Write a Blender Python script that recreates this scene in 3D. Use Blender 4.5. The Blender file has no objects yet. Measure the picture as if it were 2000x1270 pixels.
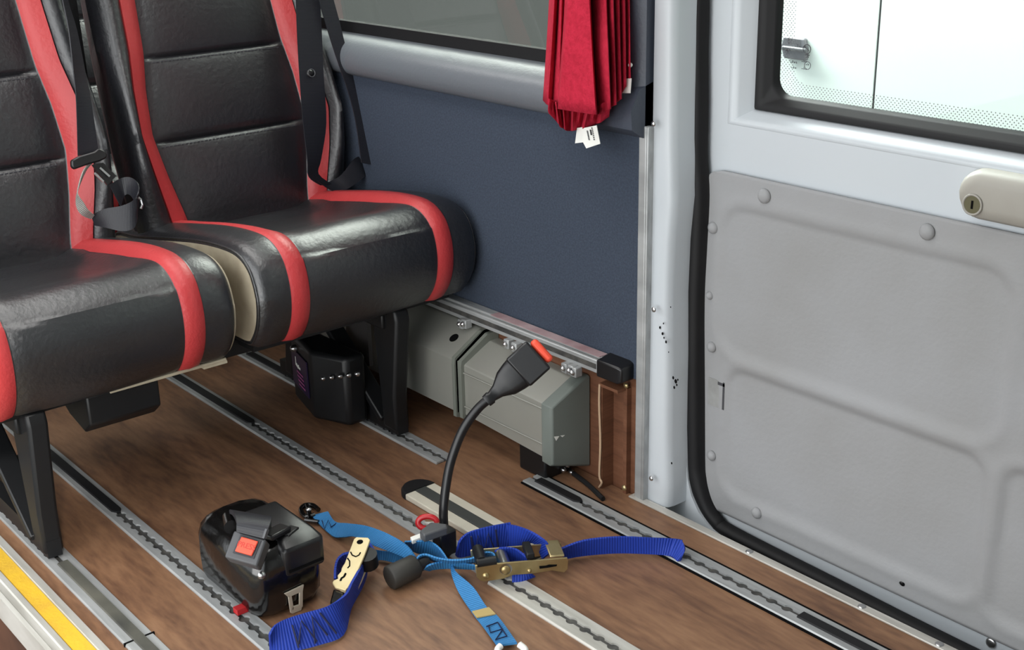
import bpy, bmesh, math, random
from mathutils import Vector, Matrix
random.seed(7)
PI = math.pi
S = 0.8                       # modelling units -> metres
sc = bpy.context.scene
col = sc.collection

# ------------------------------------------------------------------ camera
RT = Vector((0.64334, 0.76528, -0.02141)); DN = Vector((0.25112, -0.23736, -0.9384)); FW = Vector((-0.72323, 0.59833, -0.34488))
RT.normalize(); DN = (DN - RT*DN.dot(RT)).normalized(); FW = RT.cross(DN).normalized()
HC = 1.17
cam = bpy.data.cameras.new('camera'); cam.sensor_width = 36; cam.lens = 45.0; cam.clip_start = 0.02
camo = bpy.data.objects.new('camera', cam); col.objects.link(camo); sc.camera = camo
camo.matrix_world = Matrix(((RT.x, -DN.x, -FW.x, 0), (RT.y, -DN.y, -FW.y, 0), (RT.z, -DN.z, -FW.z, HC*S), (0, 0, 0, 1)))

def at(x, y, X=None, Y=None, Z=None, D=None):
    """point of the place seen at photo pixel (x, y), on the given real plane"""
    d = RT*((x-1000)/2500) + DN*((y-635)/2500) + FW
    if Z is not None: t = (Z-HC)/d.z
    elif Y is not None: t = Y/d.y
    elif X is not None: t = X/d.x
    else: t = D
    return Vector((0, 0, HC)) + d*t

# ------------------------------------------------------------------ light
w = bpy.data.worlds.new('sky'); sc.world = w; w.use_nodes = True
nt = w.node_tree; nt.nodes.clear()
out = nt.nodes.new('ShaderNodeOutputWorld'); bg = nt.nodes.new('ShaderNodeBackground')
tc = nt.nodes.new('ShaderNodeTexCoord'); sp = nt.nodes.new('ShaderNodeSeparateXYZ'); rp = nt.nodes.new('ShaderNodeValToRGB')
nt.links.new(tc.outputs['Generated'], sp.inputs[0]); nt.links.new(sp.outputs['Z'], rp.inputs[0])
rp.color_ramp.elements[0].position = 0.0; rp.color_ramp.elements[0].color = (.62, .66, .68, 1)
rp.color_ramp.elements[1].position = 0.5; rp.color_ramp.elements[1].color = (.93, .97, 1, 1)
nt.links.new(rp.outputs[0], bg.inputs[0]); bg.inputs[1].default_value = 2.2
nt.links.new(bg.outputs[0], out.inputs[0])
def sun(name, d, e, ang, c=(1, .97, .92)):
    L = bpy.data.lights.new(name, 'SUN'); L.energy = e; L.angle = math.radians(ang); L.color = c
    o = bpy.data.objects.new(name, L); col.objects.link(o)
    o.rotation_euler = Vector(d).to_track_quat('Z', 'Y').to_euler(); o.location = (0, 0, 4)
sun('sun', (.8, -.27, .62), 2.2, 6)
def area(name, loc, to, sx, sy, e, c=(1, 1, 1)):
    L = bpy.data.lights.new(name, 'AREA'); L.shape = 'RECTANGLE'; L.size = sx; L.size_y = sy; L.energy = e; L.color = c
    o = bpy.data.objects.new(name, L); col.objects.link(o); o.location = loc
    o.rotation_euler = (Vector(loc)-Vector(to)).to_track_quat('Z', 'Y').to_euler()
area('doorway_daylight', (-1.45, -.50, 1.15), (-1.6, 1.1, .25), 1.8, 1.0, 10, (1, .99, .97))
area('added_top_fill', (-1.9, .75, 1.52), (-1.9, .76, 0), 2.0, .35, 12, (1, .98, .95))  # added overhead fill for top light and highlights, not a known fitting
area('far_window_daylight', (-2.3, 1.75, 1.6), (-1.9, .9, .4), 1.8, .8, 460, (.96, .99, 1))
area('low_doorway_daylight', (-.8, -.62, .30), (-1.9, .9, .5), 1.2, .7, 12, (1, .99, .97))
sc.view_settings.view_transform = 'Standard'; sc.view_settings.look = 'None'
sc.view_settings.gamma = 1; sc.view_settings.exposure = 0.0; sc.view_settings.use_curve_mapping = False

# ------------------------------------------------------------------ materials
def lin(c):
    return tuple(((v/255)/12.92 if v/255 <= .04045 else ((v/255+.055)/1.055)**2.4) for v in c)+(1,)
def mat(name, c, rough=.5, metal=0, spec=.5, var=None, vs=8, stretch=(1, 1, 1), bump=0, bs=60, coat=0, bstretch=(1,1,1)):
    m = bpy.data.materials.new(name); m.use_nodes = True; n = m.node_tree; b = n.nodes['Principled BSDF']
    b.inputs['Base Color'].default_value = lin(c); b.inputs['Roughness'].default_value = rough
    b.inputs['Metallic'].default_value = metal; b.inputs['Specular IOR Level'].default_value = spec
    b.inputs['Coat Weight'].default_value = coat; b.inputs['Coat Roughness'].default_value = .15
    t = n.nodes.new('ShaderNodeTexCoord')
    if var:
        mp = n.nodes.new('ShaderNodeMapping'); mp.inputs['Scale'].default_value = stretch
        nz = n.nodes.new('ShaderNodeTexNoise'); nz.inputs['Scale'].default_value = vs; nz.inputs['Detail'].default_value = 6
        r = n.nodes.new('ShaderNodeValToRGB'); r.color_ramp.elements[0].color = lin(c); r.color_ramp.elements[1].color = lin(var)
        r.color_ramp.elements[0].position = .35; r.color_ramp.elements[1].position = .68
        n.links.new(t.outputs['Object'], mp.inputs[0]); n.links.new(mp.outputs[0], nz.inputs[0])
        n.links.new(nz.outputs[0], r.inputs[0]); n.links.new(r.outputs[0], b.inputs['Base Color'])
    if bump:
        mp = n.nodes.new('ShaderNodeMapping'); mp.inputs['Scale'].default_value = bstretch
        n2 = n.nodes.new('ShaderNodeTexNoise'); n2.inputs['Scale'].default_value = bs; n2.inputs['Detail'].default_value = 5
        bp = n.nodes.new('ShaderNodeBump'); bp.inputs['Strength'].default_value = bump; bp.inputs['Distance'].default_value = .002
        n.links.new(t.outputs['Object'], mp.inputs[0]); n.links.new(mp.outputs[0], n2.inputs[0])
        n.links.new(n2.outputs[0], bp.inputs['Height']); n.links.new(bp.outputs[0], b.inputs['Normal'])
    return m
M = {}
M['black_vinyl'] = mat('black_vinyl', (16, 17, 21), .40, spec=.9, bump=.55, bs=130, var=(26, 27, 32), vs=5, coat=.35)
M['black_vinyl'].node_tree.nodes['Principled BSDF'].inputs['Coat Roughness'].default_value = .32
M['red_vinyl'] = mat('red_vinyl', (176, 52, 55), .42, spec=.5, bump=.4, bs=160, var=(186, 60, 62), vs=6)
M['cream'] = mat('cream_backing', (176, 166, 145), .8, var=(150, 138, 118), vs=20)
M['black_metal'] = mat('black_painted_steel', (16, 17, 19), .45, spec=.4)
M['black_plastic'] = mat('black_plastic', (20, 20, 22), .35, spec=.5)
M['gloss_black'] = mat('glossy_black_plastic', (13, 12, 12), .16, spec=.6, bump=.9, bs=22, coat=.3)
M['rubber'] = mat('black_rubber', (17, 17, 19), .6, spec=.35)
M['grey_plastic'] = mat('grey_plastic', (74, 75, 78), .45)
M['steel'] = mat('bright_steel', (190, 190, 190), .28, metal=1)
M['brass'] = mat('yellow_zinc_steel', (196, 180, 138), .34, metal=.85, var=(160, 140, 96), vs=14)
M['pale_zinc'] = mat('pale_zinc_steel', (222, 206, 166), .42, metal=.35, var=(205, 186, 140), vs=16)
M['alu'] = mat('aluminium', (176, 178, 178), .42, metal=.35, var=(150, 152, 152), vs=30, stretch=(.3, 3, 1), bump=.2, bs=80)
M['alu_light'] = mat('light_aluminium', (205, 203, 196), .42, metal=.35, var=(176, 173, 165), vs=24, stretch=(.3, 3, 1))
M['track_floor'] = mat('track_channel', (62, 62, 62), .6, metal=.4, var=(96, 94, 90), vs=60)
M['heater_alu'] = mat('heater_aluminium', (158, 158, 150), .42, metal=.35, var=(148, 148, 141), vs=3, bump=.15, bs=20)
M['heater_end'] = mat('heater_end_plastic', (110, 117, 112), .55, var=(102, 109, 104), vs=6)
M['white_paint'] = mat('white_paint', (192, 197, 201), .35, spec=.5, var=(185, 191, 196), vs=2)
M['panel_grey'] = mat('grey_door_panel', (148, 149, 151), .62, spec=.3, var=(140, 140, 140), vs=5, bump=.25, bs=140)
M['handle_beige'] = mat('beige_handle', (156, 153, 145), .5, var=(146, 142, 134), vs=10)
M['fabric_blue'] = mat('dark_blue_wall_cloth', (54, 61, 73), .95, spec=.15, var=(62, 70, 83), vs=300, bump=.4, bs=420)
M['trim_blue'] = mat('dark_grey_blue_trim', (62, 68, 80), .45, spec=.5, bump=.3, bs=220)
M['ledge_light'] = mat('grey_blue_padded_ledge', (96, 101, 107), .38, spec=.8, bump=.2, bs=200)
M['curtain'] = mat('red_curtain_cloth', (178, 34, 58), .85, spec=.2, var=(160, 26, 48), vs=120, bump=.6, bs=240)
M['curtain_dark'] = mat('dark_red_lining', (120, 30, 42), .85, spec=.2, bump=.4, bs=240)
M['tag_white'] = mat('white_care_tag', (226, 226, 220), .8)
M['ink'] = mat('dark_ink', (60, 60, 64), .8)
M['orange'] = mat('orange_red_button', (235, 82, 56), .45)
M['red_plastic'] = mat('red_plastic', (170, 28, 34), .3)
M['yellow'] = mat('yellow_tread', (214, 172, 40), .7, var=(200, 158, 46), vs=30, bump=.4, bs=200)
M['purple'] = mat('purple_label', (28, 18, 50), .35)
M['pink'] = mat('pink_sticker', (172, 150, 152), .5, var=(150, 120, 122), vs=30)
M['void'] = mat('dark_gap', (8, 8, 9), .9, spec=.1)
M['outer_white'] = mat('neighbour_white_paint', (212, 221, 215), .35)
M['asphalt'] = mat('asphalt', (112, 114, 110), .9, var=(96, 98, 94), vs=20)
M['roof'] = mat('roof_lining', (176, 178, 178), .9)
M['dark_floor'] = mat('step_vinyl', (92, 62, 46), .6, var=(70, 46, 34), vs=12, stretch=(1, 4, 1))
M['tape'] = mat('grey_tape', (150, 151, 150), .35, var=(128, 128, 126), vs=30)
M['stitch_grey'] = mat('dark_grey_thread', (58, 58, 64), .6)
M['frosted'] = mat('smoky_plastic', (92, 92, 96), .35)

def web(name, c, dark, freq=330, rough=.62):
    m = mat(name, c, rough, spec=.4); n = m.node_tree; b = n.nodes['Principled BSDF']
    uv = n.nodes.new('ShaderNodeUVMap'); wv = n.nodes.new('ShaderNodeTexWave'); wv.wave_type = 'BANDS'; wv.bands_direction = 'X'
    wv.inputs['Scale'].default_value = freq/20; wv.inputs['Distortion'].default_value = .3
    r = n.nodes.new('ShaderNodeMixRGB'); r.inputs[1].default_value = lin(dark); r.inputs[2].default_value = lin(c)
    mt = n.nodes.new('ShaderNodeMath'); mt.operation = 'MULTIPLY_ADD'; mt.inputs[1].default_value = .6; mt.inputs[2].default_value = .4
    bp = n.nodes.new('ShaderNodeBump'); bp.inputs['Strength'].default_value = .6; bp.inputs['Distance'].default_value = .001
    n.links.new(uv.outputs[0], wv.inputs[0]); n.links.new(wv.outputs['Fac'], mt.inputs[0]); n.links.new(mt.outputs[0], r.inputs[0])
    n.links.new(r.outputs[0], b.inputs['Base Color']); n.links.new(wv.outputs['Fac'], bp.inputs['Height']); n.links.new(bp.outputs[0], b.inputs['Normal'])
    if c[0] < 50 and c[2] < 60: bp.inputs['Strength'].default_value = .15
    return m
M['web_light'] = web('light_blue_webbing', (52, 126, 182), (36, 96, 150), 1700)
M['web_blue'] = web('royal_blue_webbing', (20, 56, 160), (12, 38, 124), 1700)
M['web_black'] = web('black_belt_webbing', (36, 37, 43), (24, 25, 30), 2600, .38)
M['web_grey'] = web('belt_sheen_webbing', (158, 156, 150), (120, 120, 116), 2600, .4)  # light reflected off the belt, put into a pale webbing colour
M['thread'] = mat('navy_stitching', (6, 14, 56), .7)
M['beige_thread'] = mat('beige_stitched_patch', (172, 150, 96), .8)

def wood(name, c1, c2, c3, along='X'):
    m = bpy.data.materials.new(name); m.use_nodes = True; n = m.node_tree; b = n.nodes['Principled BSDF']
    t = n.nodes.new('ShaderNodeTexCoord'); mp = n.nodes.new('ShaderNodeMapping')
    mp.inputs['Scale'].default_value = (1.1, 5.5, 5.5) if along == 'X' else (1.3, 1.3, 9)
    a = n.nodes.new('ShaderNodeTexNoise'); a.inputs['Scale'].default_value = 2.4; a.inputs['Detail'].default_value = 8; a.inputs['Distortion'].default_value = 1.6; a.inputs['Roughness'].default_value = .6
    f = n.nodes.new('ShaderNodeTexNoise'); f.inputs['Scale'].default_value = 22; f.inputs['Detail'].default_value = 5
    mx = n.nodes.new('ShaderNodeMath'); mx.operation = 'MULTIPLY_ADD'; mx.inputs[1].default_value = .35
    m2 = n.nodes.new('ShaderNodeMath'); m2.operation = 'MULTIPLY'; m2.inputs[1].default_value = .65
    r = n.nodes.new('ShaderNodeValToRGB'); e = r.color_ramp.elements
    e[0].position = .34; e[0].color = lin(c1); e[1].position = .66; e[1].color = lin(c3); q = e.new(.5); q.color = lin(c2)
    n.links.new(t.outputs['Object'], mp.inputs[0]); n.links.new(mp.outputs[0], a.inputs[0]); n.links.new(mp.outputs[0], f.inputs[0])
    n.links.new(a.outputs[0], m2.inputs[0]); n.links.new(f.outputs[0], mx.inputs[0]); n.links.new(m2.outputs[0], mx.inputs[2])
    n.links.new(mx.outputs[0], r.inputs[0]); n.links.new(r.outputs[0], b.inputs['Base Color'])
    b.inputs['Roughness'].default_value = .5; b.inputs['Specular IOR Level'].default_value = .4
    return m
M['wood'] = wood('wood_vinyl', (94, 66, 50), (126, 92, 68), (148, 112, 84))
M['wood_wall'] = wood('wood_vinyl_wall', (82, 52, 37), (104, 68, 49), (116, 79, 58), 'Z')

def glass(name, c, f=1.5):
    m = bpy.data.materials.new(name); m.use_nodes = True; n = m.node_tree; n.nodes.clear()
    o = n.nodes.new('ShaderNodeOutputMaterial'); mx = n.nodes.new('ShaderNodeMixShader'); lw = n.nodes.new('ShaderNodeLayerWeight'); lw.inputs[0].default_value = .5; pw = n.nodes.new('ShaderNodeMath'); pw.operation = 'POWER'; pw.inputs[1].default_value = 3.5; fr = n.nodes.new('ShaderNodeMath'); fr.operation = 'MULTIPLY_ADD'; fr.inputs[1].default_value = .7; fr.inputs[2].default_value = f; n.links.new(lw.outputs['Facing'], pw.inputs[0]); n.links.new(pw.outputs[0], fr.inputs[0])
    t = n.nodes.new('ShaderNodeBsdfTransparent'); t.inputs[0].default_value = lin(c); g = n.nodes.new('ShaderNodeBsdfGlossy'); g.inputs['Roughness'].default_value = .02
    n.links.new(fr.outputs[0], mx.inputs[0]); n.links.new(t.outputs[0], mx.inputs[1]); n.links.new(g.outputs[0], mx.inputs[2]); n.links.new(mx.outputs[0], o.inputs[0])
    return m
M['glass_tint'] = glass('tinted_glass', (158, 160, 156), .07)
M['glass_clear'] = glass('clear_glass', (250, 253, 250), .03)
def frit():
    m = mat('dotted_glass_border', (112, 116, 114), .6); n = m.node_tree; b = n.nodes['Principled BSDF']
    t = n.nodes.new('ShaderNodeTexCoord'); v = n.nodes.new('ShaderNodeTexVoronoi'); v.inputs['Scale'].default_value = 260; v.inputs['Randomness'].default_value = 0
    mp = n.nodes.new('ShaderNodeMapping'); mp.inputs['Rotation'].default_value = (0, math.radians(45), 0)
    l = n.nodes.new('ShaderNodeMath'); l.operation = 'LESS_THAN'; l.inputs[1].default_value = .30
    n.links.new(t.outputs['Object'], mp.inputs[0]); n.links.new(mp.outputs[0], v.inputs[0]); n.links.new(v.outputs['Distance'], l.inputs[0]); n.links.new(l.outputs[0], b.inputs['Alpha'])
    return m
M['frit'] = frit()

# ------------------------------------------------------------------ mesh helpers
class MB:
    def __init__(s): s.v = []; s.f = []; s.mi = []; s.uv = {}
    def add(s, vs, fs, mi=0):
        o = len(s.v); s.v += [Vector(p) for p in vs]; s.f += [tuple(i+o for i in f) for f in fs]; s.mi += [mi]*len(fs); return o
    def box(s, a, b, mi=0):
        x0, y0, z0 = a; x1, y1, z1 = b
        s.add([(x0,y0,z0),(x1,y0,z0),(x1,y1,z0),(x0,y1,z0),(x0,y0,z1),(x1,y0,z1),(x1,y1,z1),(x0,y1,z1)],
              [(0,3,2,1),(4,5,6,7),(0,1,5,4),(1,2,6,5),(2,3,7,6),(3,0,4,7)], mi); return s
    def frame(s, P, U, V, N, mi=0):      # box from corner P spanned by vectors U, V, N
        P, U, V, N = map(Vector, (P, U, V, N))
        s.add([P, P+U, P+U+V, P+V, P+N, P+U+N, P+U+V+N, P+V+N],
              [(0,3,2,1),(4,5,6,7),(0,1,5,4),(1,2,6,5),(2,3,7,6),(3,0,4,7)], mi); return s
    def prism(s, pts, N, mi=0):          # polygon pushed along N
        N = Vector(N); n = len(pts); a = [Vector(p) for p in pts]
        s.add(a+[p+N for p in a], [tuple(range(n-1,-1,-1)), tuple(range(n, 2*n))]+[(i, (i+1)%n, (i+1)%n+n, i+n) for i in range(n)], mi); return s
    def bar(s, a, b, wd, th, up=(0,0,1), mi=0):
        a, b = Vector(a), Vector(b); d = (b-a); u = Vector(up); sd = d.cross(u).normalized()*wd; t = sd.cross(d).normalized()*th
        s.frame(a-sd/2-t/2, d, sd, t, mi); return s
    def tube(s, pts, r, n=12, mi=0, cap=True, close=False):
        pts = [Vector(p) for p in pts]; rr = r if isinstance(r, (list, tuple)) else [r]*len(pts)
        rings = []; prev = None; L = len(pts)
        for i, p in enumerate(pts):
            if close: d = pts[(i+1)%L]-pts[i-1]
            else: d = (pts[min(i+1, L-1)]-pts[max(i-1, 0)])
            d.normalize()
            if prev is None:
                a = d.orthogonal().normalized()
            else:
                a = (prev-d*prev.dot(d)).normalized()
            prev = a; b = d.cross(a)
            rings.append([p+(a*math.cos(2*PI*k/n)+b*math.sin(2*PI*k/n))*rr[i] for k in range(n)])
        vs = [q for g in rings for q in g]; fs = []
        m = L if close else L-1
        for i in range(m):
            j = (i+1) % L
            for k in range(n): fs.append((i*n+k, i*n+(k+1)%n, j*n+(k+1)%n, j*n+k))
        if cap and not close: fs += [tuple(range(n-1,-1,-1)), tuple(range((L-1)*n, L*n))]
        s.add(vs, fs, mi); return s
    def cyl(s, a, b, r, n=20, mi=0): return s.tube([a, b], r, n, mi)
    def loops(s, rows, mi=0, closed=True, cap=(True, True), mf=None):
        n = len(rows[0]); o = len(s.v); s.v += [Vector(p) for r in rows for p in r]
        for i in range(len(rows)-1):
            for k in range(n if closed else n-1):
                s.f.append((o+i*n+k, o+i*n+(k+1)%n, o+(i+1)*n+(k+1)%n, o+(i+1)*n+k)); s.mi.append(mf(i, k) if mf else mi)
        if closed and cap[0]: s.f.append(tuple(o+k for k in range(n-1,-1,-1))); s.mi.append(mi)
        if closed and cap[1]: s.f.append(tuple(o+(len(rows)-1)*n+k for k in range(n))); s.mi.append(mi)
        return s
    def ribbon(s, A, B, th=.0022, mi=0, sub=4, across=3):
        """webbing between two edge lines (same number of points), smoothed; uv along its length in metres"""
        def cr(P):
            P = [Vector(p) for p in P]; o = []
            for i in range(len(P)-1):
                p0 = P[max(i-1, 0)]; p1 = P[i]; p2 = P[i+1]; p3 = P[min(i+2, len(P)-1)]
                for k in range(sub):
                    t = k/sub; o.append(.5*((2*p1)+(p2-p0)*t+(2*p0-5*p1+4*p2-p3)*t*t+(3*p1-p0-3*p2+p3)*t**3))
            o.append(P[-1]); return o
        a, b = cr(A), cr(B); n = len(a); L = [0]
        for i in range(1, n): L.append(L[-1]+((a[i]+b[i])/2-(a[i-1]+b[i-1])/2).length)
        cols = []
        for i in range(n):
            T = ((a[min(i+1,n-1)]+b[min(i+1,n-1)])-(a[max(i-1,0)]+b[max(i-1,0)])); W = b[i]-a[i]
            N = T.cross(W)
            if N.length < 1e-9: N = Vector((0, 0, 1))
            cols.append((a[i], b[i], N.normalized()*th/2))
        o = len(s.v); m = across+1
        for (p, q, N) in cols:
            for k in range(m): s.v.append(p.lerp(q, k/across)+N)
            for k in range(m): s.v.append(p.lerp(q, k/across)-N)
        R = 2*m
        for i in range(n-1):
            c0, c1 = o+i*R, o+(i+1)*R; fs = []
            for k in range(across):
                fs.append((c0+k, c0+k+1, c1+k+1, c1+k)); fs.append((c0+m+k+1, c0+m+k, c1+m+k, c1+m+k+1))
            fs.append((c0+m, c0, c1, c1+m)); fs.append((c0+across, c0+m+across, c1+m+across, c1+across))
            for f in fs: s.f.append(f); s.mi.append(mi)
            for k in range(R):
                s.uv[c0+k] = (L[i]*S, (k % m)/across); s.uv[c1+k] = (L[i+1]*S, (k % m)/across)
        for c in (o, o+(n-1)*R):
            s.f.append(tuple([c+k for k in range(m)]+[c+m+k for k in range(m-1, -1, -1)])); s.mi.append(mi)
        return s
    def build(s, name, mats, parent=None, smooth=None, bevel=0, sub=0, segs=2):
        me = bpy.data.meshes.new(name); off = Vector((0, 0, 0)); p = parent
        while p is not None: off += p.location; p = p.parent
        me.from_pydata([tuple(v*S-off) for v in s.v], [], s.f); 
        for m in (mats if isinstance(mats, (list, tuple)) else [mats]): me.materials.append(m)
        for pl, i in zip(me.polygons, s.mi): pl.material_index = i
        if s.uv:
            ul = me.uv_layers.new(name='UVMap')
            for l in me.loops: ul.data[l.index].uv = s.uv.get(l.vertex_index, (0, 0))
        bm = bmesh.new(); bm.from_mesh(me); bmesh.ops.recalc_face_normals(bm, faces=bm.faces); bm.to_mesh(me); bm.free()
        if smooth is not None:
            me.polygons.foreach_set('use_smooth', [True]*len(me.polygons))
            try: me.set_sharp_from_angle(angle=math.radians(smooth))
            except Exception: pass
        o = bpy.data.objects.new(name, me); col.objects.link(o); o.parent = parent
        if bevel:
            b = o.modifiers.new('bevel', 'BEVEL'); b.width = bevel*S; b.segments = segs; b.limit_method = 'ANGLE'; b.angle_limit = math.radians(35)
            if smooth is None:
                me.polygons.foreach_set('use_smooth', [True]*len(me.polygons)); me.set_sharp_from_angle(angle=math.radians(40))
            b.harden_normals = False
        if sub:
            q = o.modifiers.new('sub', 'SUBSURF'); q.levels = sub; q.render_levels = sub
        return o
def tag(o, label=None, cat=None, group=None, kind=None):
    if label: o['label'] = label
    if cat: o['category'] = cat
    if group: o['group'] = group
    if kind: o['kind'] = kind
    return o
def thing(name, label, cat, loc, group=None):
    o = bpy.data.objects.new(name, None); col.objects.link(o); o.location = Vector(loc)*S; o.empty_display_size = .05
    return tag(o, label, cat, group)
def struct(mb, name, m, **k): return tag(mb.build(name, m, **k), kind='structure')
def copy_tree(o, parent=None):
    c = o.copy(); col.objects.link(c); c.parent = parent
    for ch in [q for q in bpy.data.objects if q.parent == o]: copy_tree(ch, c)
    return c
def cr(P, sub=5, closed=False):
    P = [Vector(p) for p in P]; o = []; n = len(P)
    for i in range(n if closed else n-1):
        if closed: p0, p1, p2, p3 = P[i-1], P[i], P[(i+1) % n], P[(i+2) % n]
        else: p0, p1, p2, p3 = P[max(i-1, 0)], P[i], P[i+1], P[min(i+2, n-1)]
        for k in range(sub):
            t = k/sub; o.append(.5*((2*p1)+(p2-p0)*t+(2*p0-5*p1+4*p2-p3)*t*t+(3*p1-p0-3*p2+p3)*t**3))
    if not closed: o.append(P[-1])
    return o
def itp(T, x):
    if x <= T[0][0]: return T[0][1]
    for (a, b), (c, d) in zip(T, T[1:]):
        if x <= c: return b+(d-b)*(x-a)/(c-a)
    return T[-1][1]
def sst(a, b, x):
    t = min(1, max(0, (x-a)/(b-a))); return t*t*(3-2*t)
def bolt(parent, name, c, n, r, h, m, dome=False, k=6):
    c = Vector(c); n = Vector(n).normalized(); mb = MB()
    if dome: mb.tube([c, c+n*h*.35, c+n*h*.75, c+n*h], [r, r*.95, r*.65, r*.15], 16)
    else: mb.tube([c, c+n*h], r, k)
    return mb.build(name, m, parent, smooth=50)

# ------------------------------------------------------------------ the setting
XL, XR = -5.2, 1.2
struct(MB().box((XL, .60, -.03), (XR, 1.586, 0)), 'floor', M['wood'])
struct(MB().box((XL, .02, -.33), (XR, .60, -.30)), 'floor_step', M['dark_floor'])
struct(MB().box((XL, .585, -.30), (XR, .60, -.03)), 'trim_1', M['dark_floor'])
struct(MB().box((XL, -14, -.72), (8, 14, -.70)), 'ground', M['asphalt'])
struct(MB().box((XL, .0, 1.95), (XR, 1.75, 2.0)), 'ceiling', M['roof'])
struct(MB().box((XL-.04, 0, -.33), (XL, 1.75, 1.95)), 'wall_rear', M['roof'])
struct(MB().box((XR, 0, -.33), (XR+.04, 1.75, 1.95)), 'wall_front', M['roof'])
mb = MB(); mb.box((XL, 0, -.33), (-2.75, .03, .8)); mb.box((XL, 0, 1.5), (-2.75, .03, 1.95)); mb.box((-2.9, 0, .8), (-2.75, .03, 1.5)); mb.box((XL, 0, .8), (-4.8, .03, 1.5))
mb.box((.15, 0, -.33), (XR, .03, 1.95)); mb.box((-2.75, 0, 1.82), (.15, .03, 1.95)); mb.box((-2.75, 0, -.33), (.15, .03, -.28))
struct(mb, 'wall_near', M['white_paint'])
# far wall, left of the pillar: vinyl kick wall, cloth panel, window wall
struct(MB().box((XL, 1.59, -.03), (-1.53, 1.66, .245)), 'wall_far_lower', M['wood_wall'])
mb = MB(); mb.box((XL, 1.583, .245), (-1.535, 1.66, .72)); struct(mb, 'wall_far', M['fabric_blue'])
sec = cr([(1.64, .80), (1.615, .797), (1.590, .790), (1.567, .772), (1.558, .748), (1.565, .722), (1.583, .712), (1.60, .708)], 4)
rows = [[(X, p[0], p[1]) for p in [(q.x, q.y) for q in [Vector((a[0], a[1])) for a in sec]]] for X in (XL, -3.4, -2.4, -1.63)]
mb = MB(); mb.loops([r+[(r[0][0], 1.66, .708), (r[0][0], 1.66, .80)] for r in rows]); struct(mb, 'trim_2', M['ledge_light'], smooth=50)
# window in the far wall
mb = MB(); mb.box((-1.68, 1.60, .80), (-1.53, 1.66, 1.95)); mb.box((XL, 1.60, 1.5), (-1.53, 1.66, 1.95)); mb.box((-3.75, 1.60, .8), (-3.5, 1.66, 1.5)); mb.box((XL, 1.60, .8), (-5.0, 1.66, 1.5))
struct(mb, 'wall_far_upper', M['trim_blue'])
# dark pillar trim right of the curtain
mb = MB(); mb.loops([[(X0, 1.595, z), (X0+.02, 1.572, z), (-1.56, 1.565, z), (-1.537, 1.58, z), (-1.537, 1.62, z), (X0, 1.62, z)] for z, X0 in ((.715, -1.645), (.76, -1.65), (.82, -1.66), (1.95, -1.68))])
mb.loops([[(X, 1.60, .80), (X, 1.565, .79), (X, 1.545, .755), (X, 1.548, .722), (X, 1.575, .705), (X, 1.60, .70)] for X in (-1.66, -1.56, -1.55, -1.537)])
struct(mb, 'trim_3', M['trim_blue'], smooth=50)
win = MB(); win.box((-3.5, 1.622, .795), (-1.66, 1.64, .822)); win.box((-3.5, 1.622, 1.48), (-1.66, 1.64, 1.5)); win.box((-3.5, 1.622, .8), (-3.47, 1.64, 1.5)); win.box((-1.70, 1.622, .8), (-1.66, 1.64, 1.5))
wo = struct(win, 'window_1', M['rubber'])
MB().box((-3.48, 1.630, .81), (-1.67, 1.634, 1.49)).build('pane', M['glass_tint'], wo)
# white body pillar, metal angle, sill
mb = MB()
rows = []
for z, dx in ((0, .006), (.05, .006), (.15, .0), (.30, -.002), (.42, -.006), (.52, -.004), (.60, .002), (.70, -.004), (.9, -.008), (1.95, -.010)):
    rows.append([(-1.532, 1.67, z), (-1.532, 1.594, z), (-1.530, 1.592, z), (-1.506+dx, 1.592, z), (-1.494+dx, 1.594, z), (-1.486+dx, 1.600, z), (-1.483+dx, 1.612, z), (-1.482+dx, 1.67, z)])
mb.loops(rows)
mb.prism([(-1.53, 1.645, -.07), (-1.53, 1.645, .14), (-1.484, 1.645, .14), (-1.480, 1.645, .09), (-1.474, 1.645, .045), (-1.464, 1.645, .015), (-1.445, 1.645, -.012), (-1.415, 1.645, -.034), (-1.37, 1.645, -.046), (-1.30, 1.645, -.050), (-1.30, 1.645, -.07)], (0, .02, 0))
mb.box((-1.53, 1.592, -.07), (-1.40, 1.65, -.045))
pil = struct(mb, 'trim_4', M['white_paint'], smooth=50)
mb = MB()
for (px, py, rr) in ((1289,640,.9),(1294,652,1),(1297,660,.7),(1301,668,1),(1296,632,.6),(1315,738,1.1),(1320,745,1.5),(1317,757,1),(1322,752,.8),(1310,600,.5),(1306,688,.5),(1312,905,.8),(1324,742,.7)):
    c = at(px, py, Y=1.5915); mb.prism([c+Vector((math.cos(a)*rr*.0022, 0, math.sin(a)*rr*.003)) for a in [k*PI/4+.2 for k in range(8)]], (0, -.0004, 0))
mb.build('paint_chip', M['void'], pil)
mb = MB(); mb.box((-1.55, 1.578, 0), (-1.532, 1.592, .725)); mb.box((-1.532, 1.578, 0), (-1.527, 1.60, .725))
ang = tag(mb.build('corner_angle', M['alu'], bevel=.002), 'narrow aluminium corner angle running up the left edge of the white door pillar', 'trim strip')
for p in ((1276, 242), (1277, 605), (1272, 935)):
    bolt(ang, 'screw', at(p[0], p[1], Y=1.578), (0, -1, 0), .005, .003, M['steel'], True)
mb = MB(); mb.box((-1.56, 1.572, 0), (XR, 1.589, .004)); mb.box((-1.56, 1.587, -.08), (XR, 1.590, .004))
sill = tag(mb.build('door_sill_strip', M['alu_light'], bevel=.0015), 'long pale aluminium strip edging the wooden floor along the sliding door', 'sill strip')
for px, py in ((1465, 1075), (1683, 1183), (1830, 1260)):
    p = at(px, py, Z=.006); bolt(sill, 'screw', (p.x, 1.581, .004), (0, 0, 1), .007, .0025, M['steel'], True)
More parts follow.
